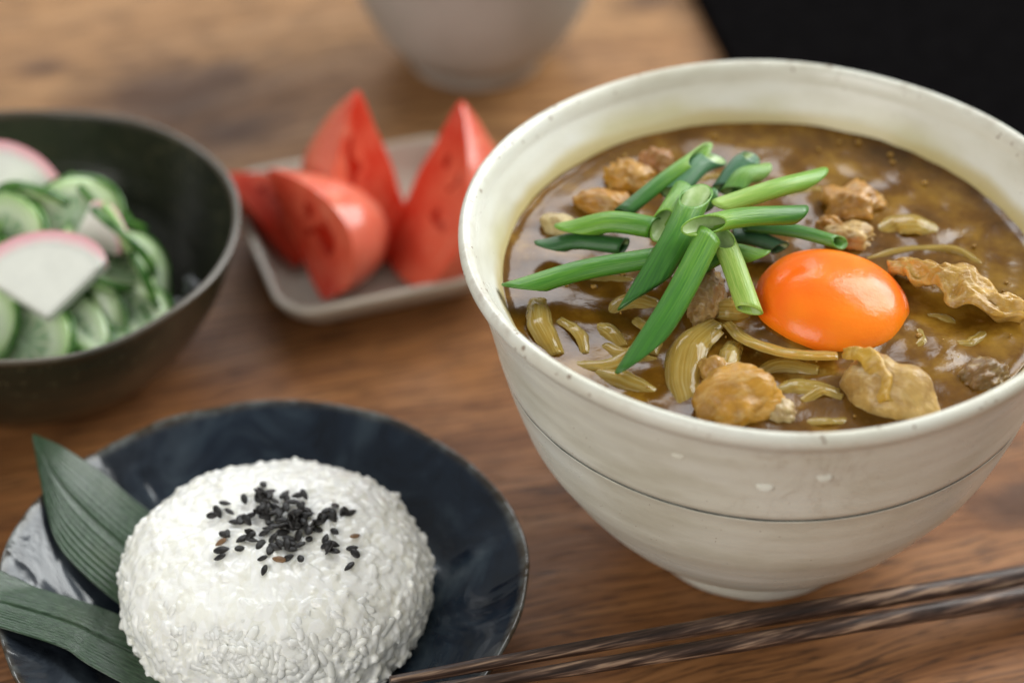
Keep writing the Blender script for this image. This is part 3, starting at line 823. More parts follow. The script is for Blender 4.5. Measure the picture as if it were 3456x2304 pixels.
onion([(0.0850,0.4440,0.0826),(0.0958,0.4470,0.0834),(0.1073,0.4466,0.0836),(0.1142,0.4385,0.0826)], [0.0028,0.0034,0.0034,0.0026], 0.0016, 'thin onion arc behind the crinkled chicken strip', 0.3)
onion([(0.0615,0.3862,0.0822),(0.0692,0.3850,0.0838),(0.0785,0.3862,0.0822)], [0.0030,0.0044,0.0030], 0.0014, 'onion arc lying along the front rim', 0.3)
onion([(0.0925,0.4195,0.0828),(0.0940,0.4128,0.0838),(0.0895,0.4085,0.0828)], [0.0028,0.0036,0.0028], 0.0014, 'small onion curl hugging the right side of the yolk', 0.3)
onion([(0.0440,0.3968,0.0822),(0.0415,0.4062,0.0846),(0.0468,0.4142,0.0850)], [0.0030,0.0038,0.0030], 0.0016, 'narrow onion slice beside the ribbed one', 0.3)
onion([(0.0560,0.3945,0.0824),(0.0640,0.3975,0.0838),(0.0735,0.3960,0.0832)], [0.0050,0.0072,0.0054], 0.0016, 'wide translucent onion slice between the two front chicken pieces', 0.25)
onion([(0.0180,0.4215,0.0822),(0.0230,0.4170,0.0840),(0.0262,0.4105,0.0832)], [0.0050,0.0064,0.0046], 0.0018, 'onion slice half sunk left of the longest green tube', 0.3)
onion([(0.0462,0.3935,0.0828),(0.0500,0.4040,0.0850),(0.0520,0.4110,0.0842)], [0.0040,0.0054,0.0040], 0.0018, 'onion slice leaning against the tiny golden bit in front', 0.3)
onion([(0.0150,0.4330,0.0826),(0.0210,0.4370,0.0836),(0.0290,0.4360,0.0830)], [0.0036,0.0048,0.0036], 0.0016, 'onion arc below the left green tubes', 0.3)
onion([(0.0960,0.4105,0.0824),(0.1010,0.4060,0.0834),(0.1075,0.4070,0.0826)], [0.0030,0.0042,0.0030], 0.0014, 'faint onion arc floating right of the big pale chicken piece', 0.3)
onion([(0.0250,0.4560,0.0826),(0.0320,0.4610,0.0836),(0.0400,0.4590,0.0828)], [0.0040,0.0050,0.0040], 0.0016, 'onion slice at the back left under the thin green tube', 0.3)
onion([(0.0980,0.4740,0.0822),(0.0900,0.4800,0.0834),(0.0810,0.4800,0.0826)], [0.0030,0.0040,0.0030], 0.0014, 'thin onion arc near the back wall behind the amber chunk', 0.3)
onion([(0.0455,0.4235,0.0838),(0.0510,0.4215,0.0856),(0.0560,0.4230,0.0846)], [0.0050,0.0064,0.0044], 0.0018, 'onion slice wedged between the brown chunk and the yolk', 0.3)
onion([(0.0160,0.4035,0.0826),(0.0240,0.3975,0.0842),(0.0330,0.3935,0.0830)], [0.0044,0.0060,0.0044], 0.0018, 'broad onion slice along the front left rim', 0.3)
onion([(0.0230,0.4225,0.0826),(0.0280,0.4260,0.0840),(0.0340,0.4250,0.0832)], [0.0040,0.0050,0.0036], 0.0016, 'short onion slice beneath the long left green tube', 0.3)
onion([(0.0950,0.4240,0.0824),(0.1010,0.4215,0.0834),(0.1060,0.4160,0.0824)], [0.0030,0.0040,0.0030], 0.0014, 'thin onion arc floating in front of the crinkled chicken strip', 0.3)
for pts, w, lab in (
    ([(0.0205,0.4105,0.0830),(0.0265,0.4055,0.0842),(0.0340,0.4050,0.0834)], 0.0048, 'onion slice between the left wall strip and the longest green tube'),
    ([(0.0295,0.4215,0.0832),(0.0335,0.4150,0.0846),(0.0325,0.4070,0.0838)], 0.0058, 'onion slice just left of the ribbed onion, under a green tip'),
    ([(0.0545,0.4000,0.0832),(0.0610,0.4025,0.0844),(0.0690,0.4005,0.0836)], 0.0056, 'onion slice lying in front of the yellow crescent below the yolk'),
    ([(0.0120,0.4210,0.0830),(0.0165,0.4150,0.0842),(0.0175,0.4080,0.0834)], 0.0046, 'onion slice beside the whitish one at the left wall'),
    ([(0.0640,0.3915,0.0832),(0.0690,0.3950,0.0842),(0.0740,0.3930,0.0834)], 0.0048, 'small onion slice touching the left side of the big pale chicken piece'),
    ([(0.0150,0.4480,0.0828),(0.0185,0.4535,0.0840),(0.0240,0.4560,0.0832)], 0.0040, 'onion sliver near the whitish chicken bit at the left'),
    ([(0.0985,0.4130,0.0828),(0.1050,0.4115,0.0838),(0.1110,0.4175,0.0830)], 0.0040, 'onion sliver half sunk above the dark sodden chicken bit'),
    ([(0.0430,0.4735,0.0828),(0.0500,0.4780,0.0838),(0.0580,0.4770,0.0830)], 0.0040, 'onion sliver behind the heap near the back wall'),
    ([(0.0670,0.4690,0.0828),(0.0740,0.4735,0.0838),(0.0815,0.4725,0.0830)], 0.0042, 'onion sliver left of the flat amber chunk at the back')):
    onion(pts, [w * 0.8, w, w * 0.8], 0.0016, lab, 0.3)

# ------------------------------------------------------------------ blue plate
PX, PY = -0.0600, 0.3970
def plate_z(r):
    T = [(0.0, 0.0075), (0.030, 0.0077), (0.036, 0.0090), (0.044, 0.0125), (0.052, 0.0170), (0.059, 0.0213), (0.0637, 0.0240), (0.09, 0.036)]
    for (a, za), (b, zb) in zip(T, T[1:]):
        if r <= b: return za + (zb - za) * (r - a) / (b - a)
    return T[-1][1]
def build_plate():
    root = empty('blue_plate', 'round dark indigo plate with a worn brown rim holding the rice', 'plate', (PX, PY, 0))
    top = [(0.0, 0.0075), (0.018, 0.0075), (0.030, 0.0077), (0.036, 0.0090), (0.044, 0.0125), (0.052, 0.0170), (0.059, 0.0213), (0.0622, 0.0234), (0.0634, 0.0239), (0.0638, 0.0232), (0.0632, 0.0221), (0.059, 0.0185), (0.051, 0.0130), (0.042, 0.0078), (0.035, 0.0048), (0.0325, 0.0040)]
    prof = [(max(0, p[0]), p[1]) for p in crom(top, 5)]
    prof[0] = (0.0, 0.0075)
    def wob(r, z, a):
        k = (r / 0.064) ** 2
        return r * (1 + k * (0.006 * math.sin(3 * a + 1) + 0.003 * math.sin(7 * a) + 0.0016 * math.sin(19 * a))), z + k * (0.0006 * math.sin(4 * a + 2) + 0.0002 * math.sin(13 * a)) + 0.00004 * math.sin(r * 900)
    bm_obj('dish', lathe_bm(prof, 192, wob), MT['blue'], root)
    foot = [(0.0330, 0.0060), (0.0320, 0.0008), (0.0312, 0.0), (0.0292, 0.0), (0.0285, 0.0008), (0.0280, 0.0062)]
    bm_obj('foot_ring', lathe_bm(foot, 96), MT['blue'], root)
build_plate()

# ------------------------------------------------------------------ rice
RX, RY, RR, RZ, RT, RB = -0.0572, 0.3975, 0.0370, 0.0170, 0.0192, 0.0095
NE = 2.9
def rice_r(z):
    h = RT if z > 0 else RB * 1.25
    q = 1 - min(1, abs(z) / h) ** NE
    return RR * q ** (1 / NE)
def rice_top(x, y):
    q = (math.hypot(x - RX, y - RY) / RR) ** NE
    return RZ + RT * max(0, 1 - q) ** (1 / NE)
def build_rice():
    rnd = random.Random(11)
    root = empty('rice_mound', 'round mound of glossy white rice topped with black sesame on the blue plate', 'rice', (RX, RY, 0.0078))
    inv = Vector((RX, RY, 0.0078))
    # packed heart of the mound
    prof = [(0.0, 0.0412 + 0.0006)]
    N = 48
    for i in range(1, N + 1):
        ph = PI / 2 - (PI / 2 + 0.95) * i / N
        s, c = math.sin(ph), math.cos(ph)
        h = RT if s > 0 else RB * 1.25
        r = RR * (c ** (2 / NE)) - 0.0002
        z = RZ + math.copysign(abs(s) ** (2 / NE) * h, s) - 0.0001
        prof.append((max(r, 0.001), max(z, 0.0078)))
    prof[0] = (0.0, RZ + RT - 0.0004)
    prof.append((0.0, 0.0079))
    bm = lathe_bm([(r, z - 0.0078) for r, z in prof], 150)
    for v in bm.verts:
        n = Vector((v.co.x, v.co.y, v.co.z - 0.012)).normalized()
        v.co += n * (0.0010 * fbm(v.co, 60, 2) + 0.0009 * fbm(v.co, 230, 3) + 0.0005 * noise.noise(v.co * 700))
        v.co.z = max(v.co.z, 0.0)
    core = bm
    # grains
    def grain_mesh(bend, l, w):
        bm = bmesh.new()
        rings = []
        nr, ns = 5, 6
        a0 = bm.verts.new((-l, 0, bend * 1.0)); 
        for i in range(nr):
            t = -1 + 2 * (i + 0.75) / (nr + 0.5)
            r = w * (1 - abs(t) ** 2.6) ** 0.5
            rings.append([bm.verts.new((t * l, r * math.cos(2 * PI * k / ns), r * math.sin(2 * PI * k / ns) * 0.9 + bend * t * t)) for k in range(ns)])
        a1 = bm.verts.new((l, 0, bend * 1.0))
        for k in range(ns):
            j = (k + 1) % ns
            bm.faces.new((a0, rings[0][j], rings[0][k])); bm.faces.new((a1, rings[-1][k], rings[-1][j]))
            for A, B in zip(rings, rings[1:]): bm.faces.new((A[k], A[j], B[j], B[k]))
        me = bpy.data.meshes.new('rice_grain'); bmesh.ops.recalc_face_normals(bm, faces=bm.faces); bm.to_mesh(me); bm.free()
        me.polygons.foreach_set('use_smooth', [True] * len(me.polygons)); me.materials.append(MT['rice'])
        return me
    meshes = [grain_mesh(bd, l, w) for bd, l, w in ((0.0, 0.0031, 0.00130), (0.0004, 0.0033, 0.00124), (-0.0004, 0.0030, 0.00134), (0.0006, 0.0029, 0.00130), (0.0002, 0.0034, 0.00122))]
    G = []
    tot = 4000
    tries = 0
    while len(G) < tot and tries < 40000:
        tries += 1
        az = rnd.uniform(0, 2 * PI)
        ph = math.asin(rnd.uniform(-0.55, 1.0))
        s, c = math.sin(ph), math.cos(ph)
        h = RT if s > 0 else RB * 1.25
        r = RR * c ** (2 / NE); z = RZ + math.copysign(abs(s) ** (2 / NE) * h, s)
        wv = 0.0010 * fbm((r * math.cos(az), r * math.sin(az), z - 0.0078), 60, 2)
        if z < 0.0088: continue
        # ellipsoid gradient as normal
        nrm = Vector((math.cos(az) * (r / RR) ** (NE - 1) / RR, math.sin(az) * (r / RR) ** (NE - 1) / RR, math.copysign((abs(z - RZ) / h) ** (NE - 1) / h, s))).normalized()
        p = Vector((RX + r * math.cos(az), RY + r * math.sin(az), z))
        t = nrm.orthogonal().normalized(); t = Matrix.Rotation(rnd.uniform(0, 2 * PI), 3, nrm) @ t
        top = max(0.0, nrm.z)
        lift = rnd.gauss(-0.00085, 0.00034 - 0.00016 * top) - 0.0003 * top
        tilt = rnd.gauss(0, 0.34 - 0.22 * top)
        t = (t * math.cos(tilt) + nrm * math.sin(tilt)).normalized()
        b = nrm.cross(t).normalized(); nn = t.cross(b)
        sc = rnd.uniform(0.86, 1.12)
        Mx = Matrix((t, b, nn)).transposed().to_4x4() @ Matrix.Diagonal((sc, sc, sc * rnd.uniform(.85, 1.05), 1))
        pos = p + nrm * (lift + wv) - inv
        Mx.translation = pos
        vis = (Vector((0, 0, 0.415)) - p).normalized().dot(nrm) + lift * 250 - (0.35 if nrm.z > 0.93 else 0)
        G.append((vis, Mx, rnd.choice(meshes)))
    # a few whole grains standing well proud at the foot
    for az, z, up in ((-100, 0.0135, 1.3), (-93, 0.0150, 1.1), (-60, 0.012, -0.5), (-128, 0.0125, 0.9), (-112, 0.0165, -0.8), (-80, 0.019, 0.6), (-70, 0.0150, 1.0)):
        a = R_(az); r = rice_r(z - RZ) + 0.0005
        nrm = Vector((math.cos(a), math.sin(a), 0.1)).normalized()
        t = (Vector((-math.sin(a), math.cos(a), 0)) * math.cos(up) + Vector((0, 0, 1)) * math.sin(up)).normalized()
        b = nrm.cross(t).normalized(); nn = t.cross(b)
        Mx = Matrix((t, b, nn)).transposed().to_4x4(); Mx.translation = Vector((RX + r * math.cos(a), RY + r * math.sin(a), z)) - inv
        G.append((9, Mx, meshes[1]))
    G.sort(key=lambda g: -g[0])
    for vis, Mx, me in G[:300]:
        Mx = Mx @ Matrix.Translation((0, 0, -0.00022 if vis < 9 else 0))
        o = bpy.data.objects.new('rice_grain', me); C.objects.link(o); o.parent = root; o.matrix_local = Mx
    bm = core
    tone = bm.verts.layers.float.new('tone')
    for vis, Mx, me in G[300:]:
        k = len(bm.verts); tn = rnd.random()
        bm.from_mesh(me); bm.verts.ensure_lookup_table()
        for v in bm.verts[k:]:
            v.co = Mx @ v.co; v[tone] = tn
    o = bm_obj('packed_rice', bm, MT['rice'], root)
    md = o.modifiers.new('sticky', 'REMESH'); md.mode = 'VOXEL'; md.voxel_size = 0.00031; md.use_smooth_shade = True
    md = o.modifiers.new('soft', 'SMOOTH'); md.factor = 0.5; md.iterations = 2
    o['kind'] = 'stuff'
build_rice()

# ------------------------------------------------------------------ sesame seeds
def build_sesame():
    rnd = random.Random(3)
    def seed_mesh(l, w, h, m):
        bm = bmesh.new()
        bmesh.ops.create_uvsphere(bm, u_segments=10, v_segments=7, radius=1)
        for v in bm.verts:
            p = v.co
            x, y, z = p.z, p.x, p.y
            tp = 1 - 0.38 * max(0, x) ** 1.3
            v.co = Vector((x * l, y * w * tp, z * h * tp))
        me = bpy.data.meshes.new('sesame_seed'); bm.to_mesh(me); bm.free()
        me.polygons.foreach_set('use_smooth', [True] * len(me.polygons)); me.materials.append(m)
        return me
    blk = [seed_mesh(0.00150, 0.00088, 0.00042, MT['seed']), seed_mesh(0.00142, 0.00080, 0.00045, MT['seed']), seed_mesh(0.00160, 0.00090, 0.00040, MT['seed'])]
    tan = seed_mesh(0.00150, 0.00085, 0.00045, MT['seedtan'])
    out = [(-0.0604,0.4145),(-0.0645,0.4089),(-0.0691,0.4077),(-0.0717,0.4034),(-0.0705,0.4046),(-0.0676,0.4044),(-0.0680,0.3964),(-0.0674,0.3961),(-0.0683,0.3913),(-0.0685,0.3890),(-0.0640,0.3916),(-0.0638,0.3948),(-0.0585,0.3883),(-0.0524,0.3885),(-0.0520,0.3913),(-0.0495,0.3884),(-0.0577,0.3846),(-0.0381,0.3871),(-0.0370,0.3914),(-0.0377,0.3928),(-0.0421,0.3914),(-0.0421,0.3978),(-0.0425,0.4071),(-0.0406,0.4050),(-0.0388,0.4049),(-0.0396,0.4044),(-0.0543,0.4090),(-0.0517,0.4103),(-0.0502,0.4107),(-0.0430,0.4029),(-0.0607,0.4118),(-0.0589,0.4115),(-0.0572,0.4082),(-0.0615,0.3945),(-0.0619,0.3953),(-0.0592,0.3928),(-0.0441,0.3951),(-0.0479,0.3949),(-0.0500,0.3928),(-0.0568,0.3910),(-0.0557,0.3921),(-0.0648,0.4015),(-0.0632,0.4013)]
    for i in range(64):
        out.append((rnd.gauss(-0.0508, 0.0042), rnd.gauss(0.4012, 0.0040)))
    for i in range(20):
        out.append((rnd.gauss(-0.0594, 0.0022), rnd.gauss(0.4055, 0.0040)))
    placed = []
    objs = []
    def drop(x, y, me, label):
        z = rice_top(x, y) + 0.0008
        near = sum(1 for (a, b) in placed if math.hypot(a - x, b - y) < 0.0013)
        placed.append((x, y))
        o = bpy.data.objects.new('sesame_seed', me); C.objects.link(o)
        o.location = (x, y, z + min(near, 4) * 0.00055)
        k = 0.28 + 0.22 * min(near, 3)
        o.rotation_euler = (rnd.gauss(0, k), rnd.gauss(0, k), rnd.uniform(0, 2 * PI))
        s = rnd.uniform(1.0, 1.25); o.scale = (s, s * rnd.uniform(0.9, 1.05), s)
        o['group'] = 'sesame seeds scattered on the rice'
        if label: tag(o, label, 'sesame seed', o['group'])
        else: objs.append((o, x, y))
    for x, y in out: drop(x, y, rnd.choice(blk), None)
    drop(-0.0687, 0.3939, tan, 'brown sesame seed at the left end of the scattered black ones')
    drop(-0.0545, 0.3880, tan, 'pinkish tan sesame seed at the front of the black heap')
    drop(-0.0372, 0.3970, tan, 'brown sesame seed lying alone at the right of the black heap')
    # seeds lying apart from the heap are told apart by where they lie
    HX, HY = -0.0530, 0.4020
    names = ['right', 'back right', 'back', 'back left', 'left', 'front left', 'front', 'front right']
    order = ['nearest to the heap', 'second out from the heap', 'third out from the heap', 'fourth out from the heap', 'fifth out from the heap', 'sixth out from the heap', 'seventh out from the heap', 'eighth out from the heap', 'ninth out from the heap']
    sect = {}
    for o, x, y in objs:
        nb = sorted(math.hypot(a - x, b - y) for a, b in placed)[2]
        d = math.hypot(x - HX, y - HY)
        if d > 0.0098 or (d > 0.0065 and nb > 0.0022):
            q = int(round(math.atan2(y - HY, x - HX) / (PI / 4))) % 8
            sect.setdefault(q, []).append((d, o))
        else: tag(o, 'black sesame seed in the dense heap on top of the rice', 'sesame seed', o['group'])
    for q, L in sect.items():
        L.sort(key=lambda t: t[0])
        for k, (d, o) in enumerate(L):
            tag(o, 'stray black sesame seed at the %s of the heap, %s' % (names[q], order[k]) if k < 9 else 'outermost stray black sesame seed at the %s of the heap' % names[q], 'sesame seed', o['group'])
build_sesame()

# ------------------------------------------------------------------ bamboo leaves
def leaf(left, right, label, veins):
    n = 14
    A = crom(left, n); B = crom(right, n)
    bm = bmesh.new(); uvl = bm.loops.layers.uv.new('UVMap')
    m = 64
    rows = []
    for i in range(len(A)):
        row = []
        w = (B[i] - A[i]).length
        for k in range(m + 1):
            s = k / m
            p = A[i].lerp(B[i], s)
            up = Vector((0, 0, 1))
            d = Vector((p.x - PX, p.y - PY, 0)).length
            h = min(1.0, w / 0.010) * (0.00014 * math.cos((s + 0.022 * noise.noise((s * 9, veins, 0))) * 2 * PI * veins * 1.5) + 0.0008 * math.sin(s * PI)) - 0.0006 * math.exp(-((s - 0.52) / 0.03) ** 2) * min(1.0, w / 0.01)
            p = p + up * h
            p.z = max(p.z, plate_z(d) + 0.0008)
            row.append(bm.verts.new(p))
        rows.append(row)
    L = len(rows)
    for i in range(L - 1):
        for k in range(m):
            f = bm.faces.new((rows[i][k], rows[i][k + 1], rows[i + 1][k + 1], rows[i + 1][k]))
            for lp, (a, b) in zip(f.loops, ((i, k), (i, k + 1), (i + 1, k + 1), (i + 1, k))): lp[uvl].uv = (a / L, b / m)
    bmesh.ops.remove_doubles(bm, verts=bm.verts, dist=0.00002)
    o = bm_obj('bamboo_leaf', bm, MT['leaf'])
    md = o.modifiers.new('thickness', 'SOLIDIFY'); md.thickness = 0.00025; md.offset = 1
    tag(o, label, 'leaf', 'bamboo leaves tucked under the rice')
    return o
leaf([(-0.1214,0.4396,0.0305),(-0.1157,0.4198,0.0232),(-0.1101,0.4084,0.0188),(-0.0951,0.3971,0.0120),(-0.0820,0.3900,0.0100)],
     [(-0.1214,0.4396,0.0305),(-0.1138,0.4375,0.0280),(-0.1038,0.4348,0.0212),(-0.0948,0.4292,0.0165),(-0.0780,0.4180,0.0110)],
     'upright bamboo leaf with clear ribs, its tip pointing over the plate rim', 11)
leaf([(-0.1760,0.3990,0.0330),(-0.1480,0.4000,0.0290),(-0.1235,0.3968,0.0220),(-0.1053,0.3949,0.0165),(-0.0940,0.3930,0.0125),(-0.0760,0.3860,0.0100)],
     [(-0.1760,0.3990,0.0330),(-0.1480,0.3840,0.0300),(-0.1200,0.3776,0.0250),(-0.1054,0.3754,0.0205),(-0.0979,0.3715,0.0180),(-0.0740,0.3600,0.0125)],
     'darker bamboo leaf lying flat across the left front of the plate', 15)

# ------------------------------------------------------------------ chopsticks
def chopstick(a, b, ra, rb, label, seed):
    a, b = Vector(a), Vector(b)
    L = (b - a).length
    bm = bmesh.new()
    segs, n = 10, 90
    rings = []
    for i in range(n + 1):
        t = i / n
        r = ra + (rb - ra) * min(1, t * 1.15) ** 0.8
        tw = t * 4.2 + seed
        ring = []
        for k in range(segs):
            an = 2 * PI * k / segs
            rr = r * (1 + 0.05 * math.cos(4 * (an - tw)) + 0.07 * noise.noise((t * 22, an * 1.3, seed)))
            bend = 0.0006 * math.sin(t * 5 + seed)
            ring.append(bm.verts.new((t * L, rr * math.cos(an) + bend, rr * math.sin(an))))
        rings.append(ring)
    for A, B in zip(rings, rings[1:]):
        for k in range(segs):
            j = (k + 1) % segs
            bm.faces.new((A[k], A[j], B[j], B[k]))
    bm.faces.new(rings[0]); bm.faces.new(rings[-1])
    o = bm_obj('chopstick', bm, MT['palm'])
    o.location = a
    o.rotation_euler = (b - a).to_track_quat('X', 'Z').to_euler()
    tag(o, label, 'chopstick', 'pair of chopsticks resting on the plate rim')
def ext(a, b, t): return tuple(Vector(a).lerp(Vector(b), t))
cu0, cu1 = (-0.0273,0.3561,0.0295), (0.1278,0.4118,0.0085)
cl0, cl1 = (-0.0084,0.3569,0.0280), (0.1265,0.4045,0.0085)
chopstick(cu0, ext(cu0, cu1, 1.36), 0.0012, 0.0028, 'dark streaked palm wood chopstick nearer the bowl, its tip over the plate', 0.4)
chopstick(ext(cl0, cl1, -0.17), ext(cl0, cl1, 1.45), 0.0012, 0.0028, 'dark palm wood chopstick nearer the viewer, its tip beyond the frame', 2.3)

# ------------------------------------------------------------------ green bowl
GX, GY = -0.1330, 0.5055
def build_green_bowl():
    root = empty('green_bowl', 'dark olive glazed bowl of cucumber salad at the left edge', 'bowl', (GX, GY, 0))
    prof = [(0.0235, 0.0045), (0.0300, 0.0060), (0.0385, 0.0120), (0.0455, 0.0215), (0.0512, 0.0335), (0.0550, 0.0455), (0.0568, 0.0530), (0.0575, 0.0547), (0.0571, 0.0555), (0.0562, 0.0553), (0.0553, 0.0540), (0.0530, 0.0450), (0.0490, 0.0335), (0.0430, 0.0225), (0.0350, 0.0140), (0.0240, 0.0095), (0.0, 0.0085)]
    prof = [(r * 1.028, z * 0.855) for r, z in prof]
    p = [(max(0, q[0]), q[1]) for q in crom(prof, 5)]
    p[-1] = (0.0, p[-1][1])
    def wob(r, z, a):
        k = z / 0.047
        return r * (1 + k * (0.006 * math.sin(2 * a + 2) + 0.004 * math.sin(3 * a))), z + k * k * (0.0007 * math.sin(3 * a + 1.2) + 0.0004 * math.sin(7 * a)) + 0.0002 * math.sin(r * 900)
    bm_obj('body', lathe_bm(p, 160, wob), MT['olive'], root)
    foot = [(0.0215, 0.0052), (0.0210, 0.0005), (0.0218, 0.0), (0.0245, 0.0), (0.0252, 0.0008), (0.0262, 0.0053)]
    bm_obj('foot_ring', lathe_bm(foot, 96), MT['olive'], root)
build_green_bowl()

def cucumber(loc, r, tilt, az, label, half=False, cup=0.0, first=None, seed=0):
    """round slice whose face looks along (az, tilt from vertical)"""
    rnd = random.Random(seed)
    root = empty('cucumber_slice', label, 'cucumber slice', loc, 'cucumber slices in the olive bowl')
    th = 0.0011
    segs = 40; span = PI if half else 2 * PI
    def disc(rin, rout, z0, z1, close_center):
        bm = bmesh.new()
        n = segs if not half else segs // 2
        angs = [span * k / n for k in range(n + (1 if half else 0))]
        ph = rnd.uniform(0, 6)
        def ring(rr, z):
            return [bm.verts.new((rr * (1 + 0.03 * math.sin(2 * a + ph)) * math.cos(a), rr * math.sin(a), z + cup * (rr / r) ** 2 * math.sin(2 * a + ph) * 0.0022 + cup * 0.0012 * (rr / r) ** 2)) for a in angs]
        rs = [rin + (rout - rin) * k / 5 for k in range(6)] if close_center else [rin, rout]
        T = [ring(max(q, 1e-4), z1) for q in rs]; Bt = [ring(max(q, 1e-4), z0) for q in rs]
        cnt = len(angs)
        rng = range(cnt) if not half else range(cnt - 1)
        for A, B in zip(T, T[1:]):
            for k in rng: bm.faces.new((A[k], B[k], B[(k + 1) % cnt], A[(k + 1) % cnt]))
        for A, B in zip(Bt, Bt[1:]):
            for k in rng: bm.faces.new((A[k], A[(k + 1) % cnt], B[(k + 1) % cnt], B[k]))
        for k in rng:
            bm.faces.new((T[-1][k], Bt[-1][k], Bt[-1][(k + 1) % cnt], T[-1][(k + 1) % cnt]))
            bm.faces.new((T[0][k], T[0][(k + 1) % cnt], Bt[0][(k + 1) % cnt], Bt[0][k]))
        if half:
            for e in (0, cnt - 1):
                for q in range(len(rs) - 1):
                    bm.faces.new((T[q][e], T[q + 1][e], Bt[q + 1][e], Bt[q][e]))
        return bm
    bm_obj('flesh', disc(0.0, r * 0.905, -th, th, True), MT['cuke'], root)
    st = rnd.getstate()
    bm_obj('skin', disc(r * 0.905, r, -th * 0.92, th * 0.92, False), MT['cukeskin'], root)
    root.rotation_euler = (0, R_(tilt), R_(az))
    return root
CU = [
 # loc, r, tilt, az, half, label
 ((-0.1180,0.5090,0.0470), 0.0135, 38, -95, False, 'round cucumber slice with visible seeds at the top of the salad, behind the front fishcake'),
 ((-0.1060,0.5075,0.0420), 0.0135, 62, 25, False, 'cucumber slice leaning on the right shoulder of the salad'),
 ((-0.1010,0.5035,0.0345), 0.0130, 66, 10, False, 'cucumber slice standing below the right shoulder of the salad'),
 ((-0.1080,0.4965,0.0375), 0.0125, 30, -20, True, 'pale half slice of cucumber right of the front fishcake'),
 ((-0.1040,0.4890,0.0285), 0.0135, 28, -60, False, 'cucumber slice with a dark seedy middle near the right front wall'),
 ((-0.1165,0.4855,0.0300), 0.0130, 42, -70, False, 'cucumber slice under the point of the front fishcake'),
 ((-0.1290,0.4765,0.0305), 0.0140, 36, -100, False, 'broad cucumber slice at the front left of the salad'),
 ((-0.1190,0.4800,0.0290), 0.0125, 24, -90, True, 'half slice of cucumber low against the front wall'),
 ((-0.1370,0.5040,0.0440), 0.0135, 50, -120, False, 'cucumber slice left of the seedy top slice'),
 ((-0.1300,0.5180,0.0450), 0.0130, 56, 80, False, 'cucumber slice between the pink edged fishcakes at the back'),
 ((-0.1420,0.4900,0.0400), 0.0135, 42, -110, False, 'cucumber slice cut by the frame left of the front fishcake'),
 ((-0.1140,0.5200,0.0420), 0.0130, 60, 50, False, 'cucumber slice on its edge at the back right of the salad'),
 ((-0.1090,0.4850,0.0290), 0.0120, 20, -40, False, 'thin cucumber slice lying at the bottom front of the salad'),
 ((-0.1430,0.4800,0.0330), 0.0140, 30, -110, False, 'cucumber slice by the front wall at the frame edge'),
 ((-0.1120,0.5010,0.0400), 0.0130, 34, 0, False, 'cucumber slice mostly hidden beneath the front fishcake'),
 ((-0.1260,0.4960,0.0400), 0.0140, 20, -90, False, 'cucumber slice lying flat in the heart of the salad'),
 ((-0.1060,0.4960,0.0280), 0.0130, 44, 0, False, 'cucumber slice tucked under the pale half slice'),
 ((-0.1400,0.5160,0.0400), 0.0140, 30, 120, False, 'cucumber slice under the left fishcake'),
 ((-0.1180,0.4960,0.0280), 0.0150, 10, 0, False, 'cucumber slice deep in the middle of the salad'),
 ((-0.1340,0.4850,0.0280), 0.0150, 14, -90, False, 'cucumber slice deep under the broad front slice'),
 ((-0.1200,0.5120,0.0320), 0.0150, 16, 60, False, 'cucumber slice deep at the back of the salad'),
]
for i, (loc, r, ti, az, hf, lab) in enumerate(CU):
    cucumber(loc, r, ti, az, lab, hf, cup=(0.9 if i % 3 else 0.4), seed=i)

def fishcake(loc, r, a0, a1, th, rot, label):
    """a slice of the pink-skinned half log: white body and curved pink skin"""
    root = empty('fishcake_slice', label, 'fishcake', loc, 'pink edged fishcake slices in the olive bowl')
    def sector(rin, rout, n, z0, z1):
        bm = bmesh.new()
        A = [R_(a0 + (a1 - a0) * k / n) for k in range(n + 1)]
        def rr(a, q): 
            e = (a - R_((a0 + a1) / 2)) / R_((a1 - a0) / 2)
            return q * (1 - 0.10 * e ** 6)
        T = [bm.verts.new((rr(a, rout) * math.cos(a), rr(a, rout) * math.sin(a), z1)) for a in A]
        B = [bm.verts.new((rr(a, rout) * math.cos(a), rr(a, rout) * math.sin(a), z0)) for a in A]
        if rin == 0:
            t = bm.verts.new((0, 0, z1)); b = bm.verts.new((0, 0, z0))
            bm.faces.new([t] + T); bm.faces.new([b] + B[::-1])
            bm.faces.new((t, b, B[0], T[0])); bm.faces.new((t, T[-1], B[-1], b))
        else:
            t = [bm.verts.new((rr(a, rin) * math.cos(a), rr(a, rin) * math.sin(a), z1)) for a in A]
            b = [bm.verts.new((rr(a, rin) * math.cos(a), rr(a, rin) * math.sin(a), z0)) for a in A]
            for k in range(n):
                bm.faces.new((t[k], T[k], T[k + 1], t[k + 1])); bm.faces.new((b[k], b[k + 1], B[k + 1], B[k]))
                bm.faces.new((t[k], t[k + 1], b[k + 1], b[k]))
            bm.faces.new((t[0], b[0], B[0], T[0])); bm.faces.new((t[-1], T[-1], B[-1], b[-1]))
        for k in range(n): bm.faces.new((T[k], B[k], B[k + 1], T[k + 1]))
        if rin == 0:
            bmesh.ops.triangulate(bm, faces=[f for f in bm.faces if len(f.verts) > 4])
        bmesh.ops.bevel(bm, geom=[e for e in bm.edges if len(e.link_faces) == 2 and e.calc_face_angle(0) > 0.9], offset=0.0006, segments=2, affect='EDGES')
        return bm
    bm_obj('white_body', sector(0, r * 0.90, 36, -th / 2, th / 2), MT['fishcake'], root, smooth=False)
    pk = bm_obj('pink_skin', sector(r * 0.84, r, 36, -th / 2 - 0.00008, th / 2 + 0.00008), MT['pink'], root, smooth=False)
    pk.color = (r * 10, 0, 0, 1)
    root.rotation_euler = [R_(q) for q in rot]
    return root
